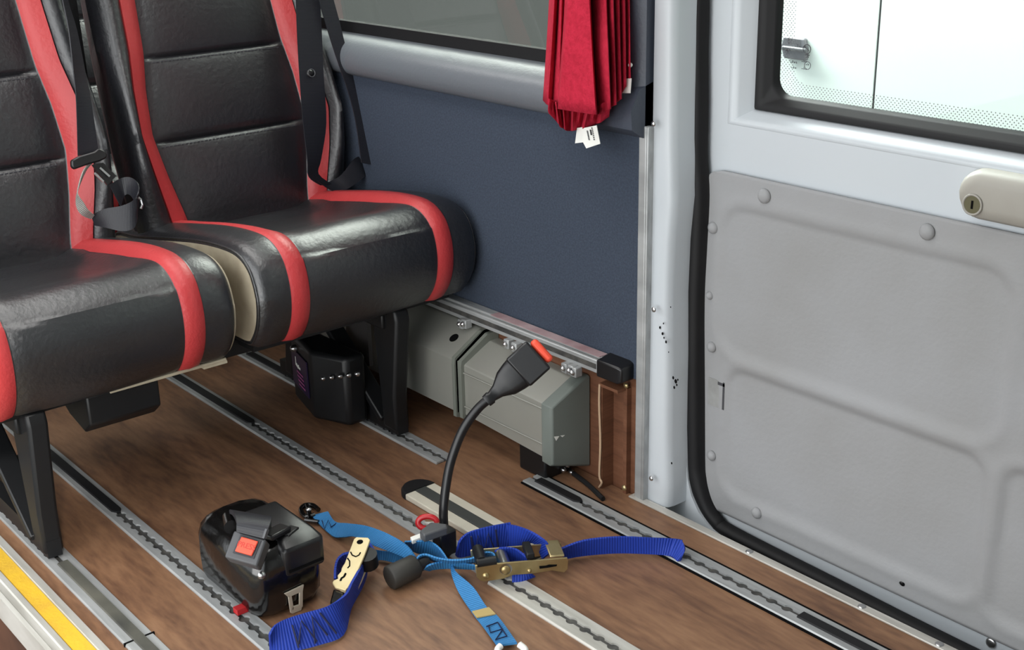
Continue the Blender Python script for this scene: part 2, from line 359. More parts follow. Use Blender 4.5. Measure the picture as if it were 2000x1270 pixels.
struct(MB().box((-1.56, 1.592, -.2), (XR, 1.66, -.064)), 'trim_5', M['void'])
# sliding door rubber seal: follows pillar, bends round the lower corner, runs along the sill
path = [(-1.499, 1.55), (-1.497, .93), (-1.492, .76), (-1.490, .67), (-1.482, .60), (-1.482, .50), (-1.483, .40), (-1.479, .25), (-1.471, .09), (-1.467, .05), (-1.458, .022), (-1.440, -.006), (-1.413, -.027), (-1.37, -.037), (-1.114, -.044), (-.90, -.049), (-.3, -.055), (.6, -.06)]
pp = cr([(x, 0, z) for x, z in path], 5); rows = []
for i, p in enumerate(pp):
    d = (pp[min(i+1, len(pp)-1)]-pp[max(i-1, 0)]).normalized(); n = Vector((d.z, 0, -d.x))
    if n.dot(Vector((1, 0, 1))) < 0: n = -n
    wv = .0185
    wv += (.013-.0185)*sst(.05, -.03, p.z)
    rows.append([Vector((p.x-.005*sst(0, .08, p.z), 1.664, p.z))+n*(wv*math.cos(a))+Vector((0, -.016*math.sin(a), 0)) for a in [PI*k/8 for k in range(9)]]+[Vector((p.x, 1.6705, p.z))-n*wv, Vector((p.x, 1.6705, p.z))+n*wv])
mb = MB(); mb.loops(rows); tag(mb.build('door_seal', M['rubber'], smooth=50), 'thick black rubber seal around the opening of the white sliding door', 'door seal')
# sliding door
dx0, dz0 = -1.402, .754
door = MB()
door.box((-1.56, 1.68, -.16), (XR, 1.70, dz0-.0238)); door.box((-1.56, 1.68, dz0-.0238), (dx0-.034, 1.70, 1.95)); door.box((dx0-.034, 1.68, 1.6), (XR, 1.70, 1.95)); door.box((.5, 1.68, dz0-.0238), (XR, 1.70, 1.6))
def L_rows(prof, X1=.5, Z1=1.6, r=.0):
    rows = []
    for d, y in prof:
        rows.append([(dx0-d, y, Z1), (dx0-d, y, dz0-d*.7), (X1, y, dz0-d*.7)])
    return rows
prof = [(.036, 1.68), (.034, 1.679), (.030, 1.6785), (.026, 1.680), (.018, 1.688), (.006, 1.699), (0, 1.706), (0, 1.73)]
door.loops(L_rows(prof), closed=False)
door = struct(door, 'door_1', M['white_paint'], smooth=40)
# window of the sliding door
def rim(d, y, r=.0, X1=.5, Z1=1.6):
    cx, cz = dx0+d+r, dz0+d*.8+r; pts = [(dx0+d, y, Z1)]
    for k in range(9):
        a = PI+PI/2*k/8; pts.append((cx+r*math.cos(a), y, cz+r*math.sin(a)))
    pts.append((X1, y, dz0+d*.8)); return pts
w2 = MB(); w2.loops([rim(-.001, 1.712, .004), rim(.002, 1.703, .004), rim(.014, 1.702, .008), rim(.018, 1.707, .01), rim(.029, 1.712, .024), rim(.032, 1.716, .027), rim(.035, 1.726, .03)], closed=False)
w2o = struct(w2, 'window_2', M['rubber'], smooth=60)
MB().box((dx0+.02, 1.728, dz0+.014), (.5, 1.731, 1.6)).build('pane', M['glass_clear'], w2o)
w3 = MB(); w3.loops([rim(.033, 1.727, .028), rim(.062, 1.727, .03)], closed=False); w3.build('dotted_border', M['frit'], w2o)
# etched marks on the glass: ring with a stroke, small lines of print
mk = MB(); c = at(1576, 96, Y=1.7265); r = .0075
mk.tube([c+Vector((math.cos(a)*r, 0, math.sin(a)*r)) for a in [2*PI*k/24 for k in range(24)]], .0007, 6, close=True); mk.tube([c+Vector((-.004, 0, .004)), c+Vector((.0045, 0, -.003))], .0007, 6)
c = at(1577, 128, Y=1.7265); r = .0062
mk.tube([c+Vector((math.cos(a)*r, 0, math.sin(a)*r)) for a in [2*PI*k/24 for k in range(24)]], .0005, 6, close=True)
for (x0, y0, n) in ((1553, 91, 6), (1572, 108, 3), (1544, 122, 4), (1566, 121, 3), (1546, 133, 3), (1566, 135, 3), (1574, 127, 2), (1574, 112, 2)):
    for k in range(n):
        q = at(x0+k*3.6, y0+k*.6, Y=1.7265); hgt = .0032+.001*((k*7) % 3); mk.box((q.x, 1.7262, q.z), (q.x+.0018, 1.7266, q.z+hgt*.45)); 
        if k % 2: mk.box((q.x, 1.7262, q.z), (q.x+.0006, 1.7266, q.z+hgt))
mk.build('glass_print', M['ink'], w2o)

# grey lower door panel with two pressed fields
px0, px1, pz0, pz1, rc = -1.485, .25, -.008, .648, .055
def rr_sdf(x, z, x0, x1, z0, z1, r):
    cx, cz = (x0+x1)/2, (z0+z1)/2; qx = abs(x-cx)-((x1-x0)/2-r); qz = abs(z-cz)-((z1-z0)/2-r)
    return math.hypot(max(qx, 0), max(qz, 0))+min(max(qx, qz), 0)-r
fields = [(-1.432, -.88, .318, .590, .05, .0034), (-1.408, -.89, .040, .292, .04, .0042), (-.862, -.35, .03, .292, .03, .005), (-.82, -.35, .33, .60, .05, .003)]
xs = [px0+(px1-px0)*k/280 for k in range(281)]; zs = [pz0+(pz1-pz0)*k/120 for k in range(121)]
rows = []
for x in xs:
    row = []
    for z in zs:
        X, Z = x, z
        for (cx, sx) in ((px0+rc, -1),):
            for (cz, sz) in ((pz0+rc, -1), (pz1-rc, 1)):
                dx, dz = (X-cx)*sx, (Z-cz)*sz
                if dx > 0 and dz > 0:
                    h = math.hypot(dx, dz)
                    if h > rc: X = cx+sx*dx*rc/h; Z = cz+sz*dz*rc/h
        y = 1.672
        for (a, b, c_, d_, r, dep) in fields:
            sd = rr_sdf(x, z, a, b, c_, d_, r)
            wdt = .009 if z > (c_+d_)/2 else .022
            y += dep*sst(wdt*.5, -wdt*.5-.004, sd)
            y -= .002*math.exp(-((sd-.012)/.010)**2)
        y += .0012*math.sin(x*9+z*5)*math.sin(z*11)
        row.append((X, y, Z))
    rows.append(row)
pnl = MB(); pnl.loops(rows, closed=False)
pn = thing('door_panel', 'large scuffed grey plastic panel with two pressed fields on the lower sliding door', 'door panel', (-1.1, 1.672, pz0))
po = pnl.build('panel_sheet', M['panel_grey'], pn, smooth=60); so = po.modifiers.new('thick', 'SOLIDIFY'); so.thickness = .004; so.offset = 0
for (x, y, r) in ((1493, 383, .013), (1811, 453, .013), (1393, 445, .011), (1390, 678, .010), (1390, 890, .010), (1478, 1002, .011), (1387, 577, .008)):
    q = at(x, y, Y=1.668); bolt(pn, 'clip', (q.x, 1.6675, q.z), (0, -1, 0), r, .007, M['panel_grey'], True)
q = at(1762, 1137, Y=1.67); bolt(pn, 'screw_hole', (q.x, 1.671, q.z), (0, -1, 0), .009, .003, M['steel'], True)
o = bolt(pn, 'hole', (q.x+.002, 1.6685, q.z-.002), (0, -1, 0), .0045, .0004, M['void'], False, 12)
q = at(1933, 1258, Y=1.675); bolt(door, 'door_screw', (q.x, 1.678, q.z), (0, -1, 0), .009, .003, M['steel'], True)
q = at(1405, 770, Y=1.669); mb = MB()
mb.box((q.x-.027, 1.6685, q.z-.028), (q.x+.012, 1.6695, q.z+.026)); tp = tag(mb.build('tape_patch', M['tape']), 'small square of worn silver tape at the left edge of the grey door panel', 'tape')
MB().box((q.x+.008, 1.668, q.z-.028), (q.x+.012, 1.6686, q.z+.026)).build('tape_edge', M['ink'], tp)
MB().box((q.x-.004, 1.668, q.z+.018), (q.x+.012, 1.6686, q.z+.024)).build('torn_edge', M['ink'], tp)
# scuffs on the panel
def scuff(name, pts, wd, m):
    mb = MB(); P = [at(x, y, Y=1.6805) for x, y in pts]
    mb.ribbon([(p.x-wd, p.y, p.z) for p in P], [(p.x+wd, p.y, p.z) for p in P], .0006); return mb.build(name, m, pn)
M['scuff'] = mat('brown_scuff', (150, 146, 136), .8); M['scuff_dark'] = mat('dark_scuff', (128, 128, 128), .8)
scuff('scuff', [(1683, 590), (1686, 578), (1700, 572)], .0022, M['scuff']); scuff('scuff', [(1684, 598), (1678, 618), (1672, 640)], .0016, M['scuff'])
# door handle
hz = at(1905, 398, Y=1.66); q = at(1880, 385, Y=1.668)
hd = thing('pull_handle', 'beige oval inner handle of the sliding door with a round lock', 'handle', (q.x, 1.68, q.z))
def stadium(x0, x1, z0, z1, y, n=10, sh=0):
    r = (z1-z0)/2; cz = (z0+z1)/2; P = []
    for k in range(n+1): a = PI/2+PI*k/n; P.append((x0+r+r*math.cos(a), y, cz+r*math.sin(a)))
    for k in range(n+1): a = -PI/2+PI*k/n; P.append((x1-r+r*math.cos(a), y, cz+r*math.sin(a)))
    return P
x0, z0, z1 = q.x-.004, at(1905, 428, Y=1.66).z+.0, at(1935, 338, Y=1.66).z
mb = MB(); mb.loops([stadium(x0-.002, x0+.27, z0-.002, z1+.002, 1.68), stadium(x0, x0+.268, z0, z1, 1.664), stadium(x0+.006, x0+.262, z0+.006, z1-.006, 1.656), stadium(x0+.02, x0+.25, z0+.02, z1-.02, 1.653)])
mb.build('handle_body', M['handle_beige'], hd, smooth=60)
lk = hz; mb = MB(); mb.tube([(lk.x, 1.656, lk.z), (lk.x, 1.6515, lk.z)], .0135, 24); lo = mb.build('lock_cylinder', mat('dark_brass', (92, 88, 66), .5, metal=.5), hd, smooth=40)
mb = MB(); mb.tube([Vector((lk.x, 1.652, lk.z))+Vector((math.cos(a)*.0145, 0, math.sin(a)*.0145)) for a in [2*PI*k/24 for k in range(24)]], .0018, 8, close=True); mb.build('lock_ring', M['handle_beige'], lo, smooth=60)
MB().box((lk.x-.0015, 1.6505, lk.z-.006), (lk.x+.0015, 1.652, lk.z+.006)).build('key_slot', M['void'], lo)

# neighbouring white van outside the door window
nv = thing('parked_van', 'bright white side of a parked van seen through the sliding door window', 'van', (-1.2, 2.3, -.7))
mb = MB(); mb.box((-2.35, 2.3, -.4), (-1.834, 4.0, 2.2)); mb.box((-1.829, 2.3, -.4), (-1.577, 4.0, 2.2)); mb.box((-1.571, 2.3, -.4), (2.5, 4.0, 2.2)); mb.box((-2.34, 2.31, -.4), (2.5, 3.9, 2.19)); mb.build('body_side', M['outer_white'], nv)
mb = MB(); mb.box((-2.3, 2.303, -.38), (2.4, 2.306, 2.15)); mb.build('door_gap', M['void'], nv)
for X in (1.0,):
    MB().tube([(X, 2.3, -.42), (X, 2.55, -.42)], .28, 28).build('wheel', M['rubber'], nv, smooth=40)
q = at(1550, 95, Y=2.29); hp = [at(x, y, Y=2.287) for x, y in ((1529, 70), (1571, 76), (1574, 98), (1572, 120), (1530, 114), (1524, 92))]
ho = MB().prism(hp, (0, .013, 0)).build('handle_cup', M['frosted'], nv, bevel=.004)
hp2 = [at(x, y, Y=2.278) for x, y in ((1526, 89), (1572, 95), (1573, 103), (1526, 97))]; MB().prism(hp2, (0, .01, 0)).build('handle_bar', M['grey_plastic'], ho, bevel=.003)
MB().prism([at(x, y, Y=2.2865) for x, y in ((1538, 74), (1563, 78), (1564, 88), (1539, 85))], (0, .002, 0)).build('handle_hollow', M['ink'], ho)

# ------------------------------------------------------------------ floor tracks
def track(name, label, y0, y1, xa, xb, m=M['alu'], holes=None, z=.005, par=None):
    t = thing(name, label, 'floor rail', (xa, (y0+y1)/2, 0), 'floor rails along the wooden floor')
    mb = MB(); yc = (y0+y1)/2; rh, sl, pit = .0095, .0045, .0318
    ha, hb = holes if holes else (xb, xb)
    def edge(sign):
        pts = []
        x = xa; pts.append((xa, yc+sign*sl)) ; 
        if hb > ha:
            n = int((hb-ha)/pit); pts.append((ha, yc+sign*sl))
            for i in range(n):
                cx = ha+pit*(i+.5); da = math.sqrt(rh*rh-sl*sl)
                for k in range(7):
                    a = math.atan2(sl, -da)+(math.atan2(sl, da)-math.atan2(sl, -da))*k/6
                    pts.append((cx+rh*math.cos(a), yc+sign*rh*math.sin(a)))
        pts.append((xb, yc+sign*sl)); return pts
    for sg, yo in ((1, y1), (-1, y0)):
        e = edge(sg); rows = []
        for (x, y) in e: rows.append([(x, y, z-.004), (x, y, z), (x, yo-sg*.002, z), (x, yo, z-.003), (x, yo, -.001), (x, y, -.001)][:])
        mb.loops(rows)
    mb.build('rail_body', m, t, smooth=30)
    MB().box((xa, y0+.004, -.0005), (xb, y1-.004, .0012)).build('rail_channel', M['track_floor'], t)
    return t
def insert(t, y0, y1, xa, xb, z=.005, m=None):
    yc = (y0+y1)/2; mb = MB(); mb.loops([[(x, yc-w_, z-.002), (x, yc-w_*.8, z+.0028), (x, yc+w_*.8, z+.0028), (x, yc+w_, z-.002)] for x, w_ in ((xa, .011), (xb-.012, .011), (xb-.006, .008), (xb, .004))])
    return mb.build('rubber_insert', m or M['rubber'], t, smooth=30)
t = track('floor_rail', 'grey floor rail beside the yellow step edge, under the front foot of the bench', .626, .675, -3.9, .6, holes=(-2.1, -2.09)); insert(t, .626, .675, -2.055, .55, m=mat('dusty_rubber', (52, 52, 48), .7, var=(96, 94, 84), vs=14, stretch=(.6, 1, 1)))
MB().box((-1.742, .6245, .0), (-1.739, .6765, .0062)).build('joint', M['void'], t)
t = track('floor_rail', 'grey floor rail passing under the loose belt retractor', .783, .826, -3.9, .6, holes=(-2.17, -1.3)); insert(t, .783, .826, -3.8, -2.165)
t = track('floor_rail', 'grey floor rail with dark insert turning pale where it leaves the pile of blue straps', 1.180, 1.222, -3.9, -1.50, holes=(-2.36, -1.52)); insert(t, 1.18, 1.222, -2.80, -2.355)
mb = MB()
t2 = track('floor_rail', 'wide pale floor rail running from under the brass ratchet to the bottom edge', 1.172, 1.226, -1.498, .6, M['alu_light'], holes=(-1.49, .5))
t = track('floor_rail', 'short grey floor rail ending in front of the rear leg bracket beside the heater', 1.383, 1.430, -2.80, -1.925, holes=(-2.13, -1.93)); insert(t, 1.383, 1.43, -2.74, -2.13)
t = track('floor_rail', 'dark grey floor rail closest to the sliding door, crossed by a blue strap end', 1.461, 1.510, -1.745, .6, M['alu'], holes=(-1.60, -1.08)); insert(t, 1.461, 1.510, -1.725, -1.60); insert(t, 1.461, 1.51, -1.08, .55)
# black caulk beside that rail
struct(MB().box((-1.74, 1.510, .0), (.6, 1.5145, .0035)), 'trim_6', M['void']); struct(MB().box((-1.745, 1.457, .0), (.6, 1.4605, .003)), 'trim_7', M['void'])

# yellow nosing of the step
ns = thing('step_nosing', 'aluminium step nosing with a yellow anti-slip strip at the lower left floor edge', 'step edge', (-2.0, .57, 0))
mb = MB(); mb.loops([[(X, .600, .0), (X, .600, .008), (X, .587, .009), (X, .585, .005), (X, .556, .005), (X, .554, .009), (X, .545, .009), (X, .543, .006), (X, .533, .006), (X, .531, .008), (X, .524, .006), (X, .522, -.04), (X, .528, -.04), (X, .528, 0)] for X in (-4.0, .6)])
mb.build('nosing_profile', M['alu_light'], ns, smooth=20); MB().box((-4.0, .5565, .004), (.6, .5845, .0072)).build('yellow_strip', M['yellow'], ns)

# low plate with dark band and rounded rubber end
pl = thing('ramp_plate', 'cream metal plate with a black centre band and round rubber end, near the flexible stalk', 'plate', (-1.6, 1.29, 0))
ya, yb = 1.247, 1.318
mb = MB(); mb.box((-1.845, ya, 0), (-1.585, ya+.024, .012)); mb.box((-1.845, yb-.022, 0), (-1.50, yb, .012)); mb.box((-1.845, ya, 0), (-1.50, yb, .004)); mb.build('plate_body', mat('cream_metal', (206, 200, 184), .5, var=(190, 184, 168), vs=20), pl, bevel=.002)
MB().box((-1.85, ya+.024, .003), (-1.50, yb-.022, .013)).build('black_band', mat('grey_rubber', (58, 60, 58), .6), pl, bevel=.001)
P = [(-1.845+.0, ya), (-1.845, yb)]; c = ((ya+yb)/2); r = (yb-ya)/2
mb = MB(); ring = [(-1.842+.0, ya-.001)]+[(-1.842-r*1.15*math.sin(PI*k/14), c-r*1.02*math.cos(PI*k/14)) for k in range(15)]+[(-1.842, yb+.001)]
mb.loops([[(x, y, 0) for x, y in ring], [(x, y, .010) for x, y in ring], [(x*.9+(-1.845)*.1, c+(y-c)*.9, .015) for x, y in ring]]); mb.build('rubber_end', M['rubber'], pl, smooth=50)

# ------------------------------------------------------------------ bench seats
LEAN, XB, ZB = .26, -2.49, .46
NB = Vector((1, 0, LEAN)).normalized(); UPB = Vector((-LEAN, 0, 1)).normalized()
hs_T = [(.40, .165), (.46, .172), (.55, .192), (.63, .205), (.72, .198), (.80, .184), (.88, .179), (1.0, .172), (1.25, .15)]
p_T = [(.40, .015), (.46, .022), (.55, .050), (.63, .062), (.72, .052), (.80, .036), (.9, .028), (1.25, .02)]
hw_T = [(.40, .245), (.6, .258), (.8, .255), (1.0, .245), (1.12, .235), (1.19, .215), (1.23, .18), (1.245, .14)]
def backrest(root, yc, name='backrest'):
    zs = sorted(set([round(.40+.018*k, 4) for k in range(47)]+[s+d for s in (.615, .786, .955) for d in (-.007, -.003, 0, .003, .007)]+[1.235, 1.243]))
    rows = []; half = None
    for z in zs:
        hs, p, hw = itp(hs_T, z), itp(p_T, z), itp(hw_T, z); hs = min(hs, hw-.045)
        a, b = hs-.020, hs+.021; tp_ = sst(1.13, 1.245, z)
        puff = 0; seam = 0
        for s0, s1 in ((.44, .615), (.615, .786), (.786, .955), (.955, 1.15)):
            if s0 < z < s1: puff = .012*math.sin(PI*(z-s0)/(s1-s0))**.6
        for s in (.615, .786, .955): seam = max(seam, math.exp(-((z-s)/.0042)**2))
        f = []
        for o in (0, .35, .6, .8, .92): 
            q = 1-(o**4); f.append((o*(a-.004), puff*q-.006*seam, 0))
        f += [(a-.003, -.001, 0), (a, .000, 0), (a+.001, .004, 1), (hs, .3*p+.006, 1), (b-.001, .62*p+.004, 1), (b, .60*p, 0), (b+.003, .66*p+.004, 0)]
        for t_ in (.2, .4, .6, .8, .93, 1): f.append((b+(hw-b)*t_, p*(.66+.40*math.sin(PI*min(1, t_*.75)))+.006-.035*t_**5, 0))
        f += [(hw+.002, p-.045-.01, 0), (hw, -.02, 0), (hw-.003, -.06, 0), (hw-.012, -.088, 0), (hw-.035, -.10, 0), (hw*.5, -.105, 0), (0, -.105, 0)]
        base = Vector((XB, yc, ZB))+UPB*((z-ZB)/UPB.z)
        full = [(o, d) for o, d, m in f]+[(-o, d) for o, d, m in reversed(f[1:-1])]
        k_ = 1-.55*tp_
        rows.append([base+Vector((0, o, 0))+NB*((d+.03)*k_-.03-.0*tp_) for o, d in full]); half = [m for o, d, m in f]
    nh = len(half); n = len(rows[0])
    idx = [6, 7, 8, 9]
    def mf(i, k):
        kk = k if k < nh-1 else n-1-k
        return 1 if kk in (6, 7, 8, 9) else 0
    mb = MB(); mb.loops(rows, mf=mf); o = mb.build(name, [M['black_vinyl'], M['red_vinyl']], root, smooth=70)
    for s in (.615, .786, .955):
        k = MB(); z = s-.0115; w_ = itp(hs_T, z)-.03; base = Vector((XB, yc, ZB))+UPB*((z-ZB)/UPB.z)
        n_ = int(2*w_/.009)
        for i in range(n_):
            y = -w_+i*.009; d = .0044*(1-(abs(y)/(w_+.006))**4)
            k.frame(base+Vector((0, y, 0))+NB*d, Vector((0, .006, .0004)), UPB*.0016, NB*.0011)
        k.build('seam_stitching', M['stitch_grey'], o)
    return o
cp = [(-2.64, .425), (-2.52, .448), (-2.36, .478), (-2.23, .500), (-2.13, .510), (-2.065, .507), (-2.022, .484), (-2.001, .445), (-1.996, .40), (-2.006, .355), (-2.030, .318), (-2.055, .303), (-2.12, .300), (-2.35, .298), (-2.62, .298), (-2.65, .33)]
def cushion(root, yc, lmat, rmat):
    hw = .256; offs = []
    for o, m in ((0, 0), (.04, 0), (.08, 0), (.12, 0), (.142, 0), (.1475, 0), (.150, 1), (.152, 1), (.17, 1), (.188, 1), (.190, 0), (.1925, 0), (.205, 0), (.225, 0), (.24, 0), (.249, 0), (.2535, 0), (.2555, 0), (.256, 0)): offs.append((o, m))
    al = [(-o, m) for o, m in reversed(offs[1:])]+offs
    rows = []; base = cr([(x, 0, z) for x, z in cp], 5, True)
    for o, m in al:
        a = abs(o); g = .003*math.exp(-((a-.1488)/.0016)**2)+.003*math.exp(-((a-.1912)/.0016)**2)
        r = .022; e = max(0, a-(hw-r)); ins = r-math.sqrt(max(r*r-e*e, 0)); row = []
        n = len(base)
        for i, p in enumerate(base):
            t = (base[(i+1) % n]-base[i-1]).normalized(); nn = Vector((t.z, 0, -t.x))
            if nn.dot(p-Vector((-2.3, 0, .39))) < 0: nn = -nn
            dish = -.028*(1-sst(.10, .19, a))*sst(-2.05, -2.22, p.x)*(1 if p.z > .42 else 0) - .010*(1-sst(.1, .19, a))*(1 if p.z > .47 else 0)
            side = -.008*sst(.19, .25, a)*(1 if p.z > .42 else 0)
            puff = .004*(math.cos(min(a, .15)/.15*PI/2)) if a < .15 else .003*math.sin(PI*(a-.15)/.04) if a < .19 else 0
            row.append(Vector((p.x, yc+o, p.z+dish+side))+nn*(puff-g-ins))
        rows.append(row)
    rows_m = [m for o, m in al]
    def mf(i, k):
        a = (abs(al[i][0])+abs(al[i+1][0]))/2; return 1 if .149 < a < .191 else 0
    mb = MB(); mb.loops(rows, mf=mf, cap=(False, False))
    c = mb.build('seat_cushion', [M['black_vinyl'], M['red_vinyl']], root, smooth=70)
    for sg, m_, row in ((-1, lmat, rows[1]), (1, rmat, rows[-2])):
        k = MB(); k.prism([p+Vector((0, sg*.0006, 0)) for p in row], (0, -sg*.004, 0)); k.build('side_cover', m_, c)
        pi_ = [Vector((p.x, p.y-sg*.0, p.z)) for p in rows[2 if sg < 0 else -3]]
        k = MB(); k.tube(pi_, .0024, 6, close=True); k.build('piping', M['cream'] if (m_ is M['cream'] and sg > 0) else M['black_vinyl'], c, smooth=60)
    k = MB(); k.box((-2.62, yc-.235, .285), (-2.08, yc+.235, .302)); k.build('seat_pan', M['black_metal'], c)
    if rmat is not M['cream']: return c
    k = MB(); k.tube([(-2.045, yc+.02, .302), (-2.045, yc+.245, .302)], .0035, 8); k.box((-2.30, yc+.20, .294), (-2.045, yc+.248, .299)); k.build('lining_edge', M['cream'], c)
    return c
Y1c, Y2c = .755, 1.312
def bench(loc):
    r = thing('double_bench_seat', 'front black vinyl double seat with red stripes standing on the wooden floor', 'bus seat', loc, 'double bench seats')
    cushion(r, Y1c, M['black_vinyl'], M['cream']); cushion(r, Y2c, M['cream'], M['black_vinyl'])
    backrest(r, Y1c); backrest(r, Y2c)
    fr = MB(); fr.box((-2.20, .56, .262), (-2.14, 1.52, .298)); fr.box((-2.55, .56, .262), (-2.49, 1.52, .298))
    for y in (.64, 1.40): fr.box((-2.6, y-.02, .25), (-2.09, y+.02, .285))
    fr.build('seat_frame', M['black_metal'], r, bevel=.004)
    for yc in (Y1c, Y2c):
        k = MB()
        for s in (-.12, .12): k.tube([(-2.52, yc+s, .27), (-2.60, yc+s, .45), (-2.66, yc+s, .7)], .014, 10)
        k.build('back_bracket', M['black_metal'], r, smooth=50)
    for y, wd in ((.645, .036), (1.405, .036)):
        k = MB(); k.loops([[(x0, y-wd/2, z), (x1, y-wd/2, z), (x1, y+wd/2, z), (x0, y+wd/2, z)] for z, x0, x1 in ((.30, -2.15, -2.055), (.275, -2.14, -2.048), (.10, -2.125, -2.072), (.02, -2.12, -2.07))]); k.build('front_leg', M['black_metal'], r, bevel=.006)
        k = MB(); k.bar((-2.12, y-.004, .035), (-2.42, y-.004, .27), .016, .04, (0, 1, 0)); k.build('diagonal_leg', M['black_metal'], r, bevel=.003)
        k = MB(); k.bar((-2.50, y, .03), (-2.47, y, .27), .03, .05, (0, 1, 0)); k.build('rear_leg', M['black_metal'], r, bevel=.003)
        k = MB(); k.box((-2.56, y-.013, .013), (-2.07, y+.013, .046))
        for i in range(15): k.tube([(-2.545+i*.0318, y, .004), (-2.545+i*.0318, y, .016)], .011, 10)
        ft = k.build('floor_fitting', M['black_metal'], r)
        k = MB(); k.tube([(-2.265, y-.045, .125), (-2.265, y+.03, .125)], .011, 12); k.tube([(-2.265, y-.05, .125), (-2.265, y-.035, .125)], .019, 6); k.tube([(-2.265, y-.02, .125), (-2.265, y-.012, .125)], .018, 16); k.build('pivot_bolt', M['steel'], r, smooth=40)
    # under-seat box below the first cushion
    q = [(-2.19, .300), (-2.055, .300), (-2.055, .245), (-2.085, .222), (-2.15, .236), (-2.19, .258)]
    k = MB(); k.prism([(x, .735, z) for x, z in q], (0, .135, 0)); k.build('buckle_box', M['black_metal'], r, bevel=.004)
    return r
b1 = bench((-2.3, 1.03, 0))
# retractor and bits mounted on the leg frame under the second seat
k = MB(); k.loops([[(x, y, z) for x, y in ((-2.40, 1.335), (-2.26, 1.30), (-2.17, 1.335), (-2.17, 1.385), (-2.40, 1.385))] for z in (.016, .175)]); rt_ = k.build('belt_retractor', M['black_metal'], b1, bevel=.01)
q0, q1, q2 = Vector((-2.385, 1.330, .06)), Vector((.11, -.0275, 0)), Vector((0, 0, .085))
MB().frame(q0, q1, q2, (-.0006, -.0024, 0)).build('purple_label', M['purple'], rt_)
k = MB(); o_ = q0+Vector((-.0009, -.0035, 0))
for (u0, u1, v0, v1) in ((.30, .34, .62, .86), (.36, .40, .60, .70), (.42, .46, .58, .68), (.48, .52, .60, .70), (.54, .60, .60, .66)): k.frame(o_+q1*u0+q2*v0, q1*(u1-u0), q2*(v1-v0), (0, -.0004, 0))
k.build('label_script', M['tag_white'], rt_)
k = MB()
for i in range(4): k.frame(o_+q1*(.35+.03*i)+q2*(.46-.11*i), q1*.4, q2*.04, (0, -.0004, 0))
k.build('label_lines', mat('pink_print', (150, 70, 120), .6), rt_)
for x, z in ((-2.39, .165), (-2.345, .155)): bolt(rt_, 'stud', at(0, 0, Y=1) if 0 else (x, 1.315, z), (0, -1, .2), .009, .012, M['steel'], True)
for i in range(5): bolt(rt_, 'chain_stud', (-2.23+.028*i, 1.315+.004*i, .118+.010*i), (.3, -1, .2), .006, .008, M['steel'], True)
k = MB(); k.prism([at(x, y, Y=1.44) for x, y in ((676, 626), (716, 626), (722, 716), (694, 706), (690, 694), (674, 690))], (0, .01, 0)); k.build('plastic_shield', mat('smoky_grey_plastic', (58, 56, 56), .3), b1)

# belts hanging on the front bench
def W(px, D, dpx): return px
def seat_plane(x, y, off):
    a, b = XB+off, LEAN; d = RT*((x-1000)/2500)+DN*((y-635)/2500)+FW; o = Vector((0, 0, HC)); n = Vector((1, 0, b)); t = (a+b*ZB-n.dot(o))/n.dot(d); return o+d*t
k = MB()
A = [(570, -140, .09), (577, -20, .085), (580, 60, .085), (585, 150, .085), (592, 240, .085), (600, 310, .085), (603, 345, .075), (625, 362, .06)]
B = [(618, -140, .09), (624, -20, .085), (628, 60, .085), (632, 150, .085), (637, 240, .075), (627, 310, .07), (622, 340, .065), (652, 362, .05)]
def shoulder(ya, yb):
    o = []
    for yy in (ya, yb): o.append([Vector((-2.81, yy, 1.24)), Vector((-2.77, yy, 1.262)), Vector((-2.70, yy, 1.262)), Vector((-2.655, yy, 1.235)), Vector((-2.63, yy, 1.18))])
    return o
SA, SB = shoulder(1.425, 1.480)
k.ribbon(SA+[seat_plane(*p) for p in A], SB+[seat_plane(*p) for p in B], .002)
bl = k.build('shoulder_belt', M['web_black'], b1, smooth=60)
p = seat_plane(607, 143, .089); bolt(bl, 'belt_button', p-NB*.004, NB, .0095, .007, M['black_plastic'], True); 
k = MB(); a1 = Vector((0, 1, 0)); k.tube([p+NB*.004+(a1*math.cos(a)+UPB*math.sin(a))*.0085 for a in [2*PI*i/20 for i in range(20)]], .0011, 6, close=True); k.build('button_ring', M['grey_plastic'], bl)
k = MB()
A = [(608, 345, .07), (628, 358, .055), (650, 352, .05), (668, 340, .06), (690, 312, .07), (700, 306, .065)]
B = [(640, 368, .06), (655, 374, .06), (672, 372, .06), (690, 362, .065), (712, 345, .07), (716, 332, .06)]
k.ribbon([seat_plane(*p) for p in A], [seat_plane(*p) for p in B], .002); k.build('lap_belt', M['web_black'], b1, smooth=60)
k = MB()
A = [(706, 318, .10), (695, 240, .10), (680, 180, .10), (656, 110, .10), (634, 40, .10), (612, -40, .10), (592, -120, .10), (560, -260, .10)]
B = [(728, 322, .10), (711, 245, .10), (696, 178, .10), (678, 106, .10), (662, 40, .10), (640, -40, .10), (620, -120, .10), (590, -260, .10)]
k.ribbon([seat_plane(*p) for p in A], [seat_plane(*p) for p in B], .003); k.build('return_belt', M['web_black'], b1, smooth=60)
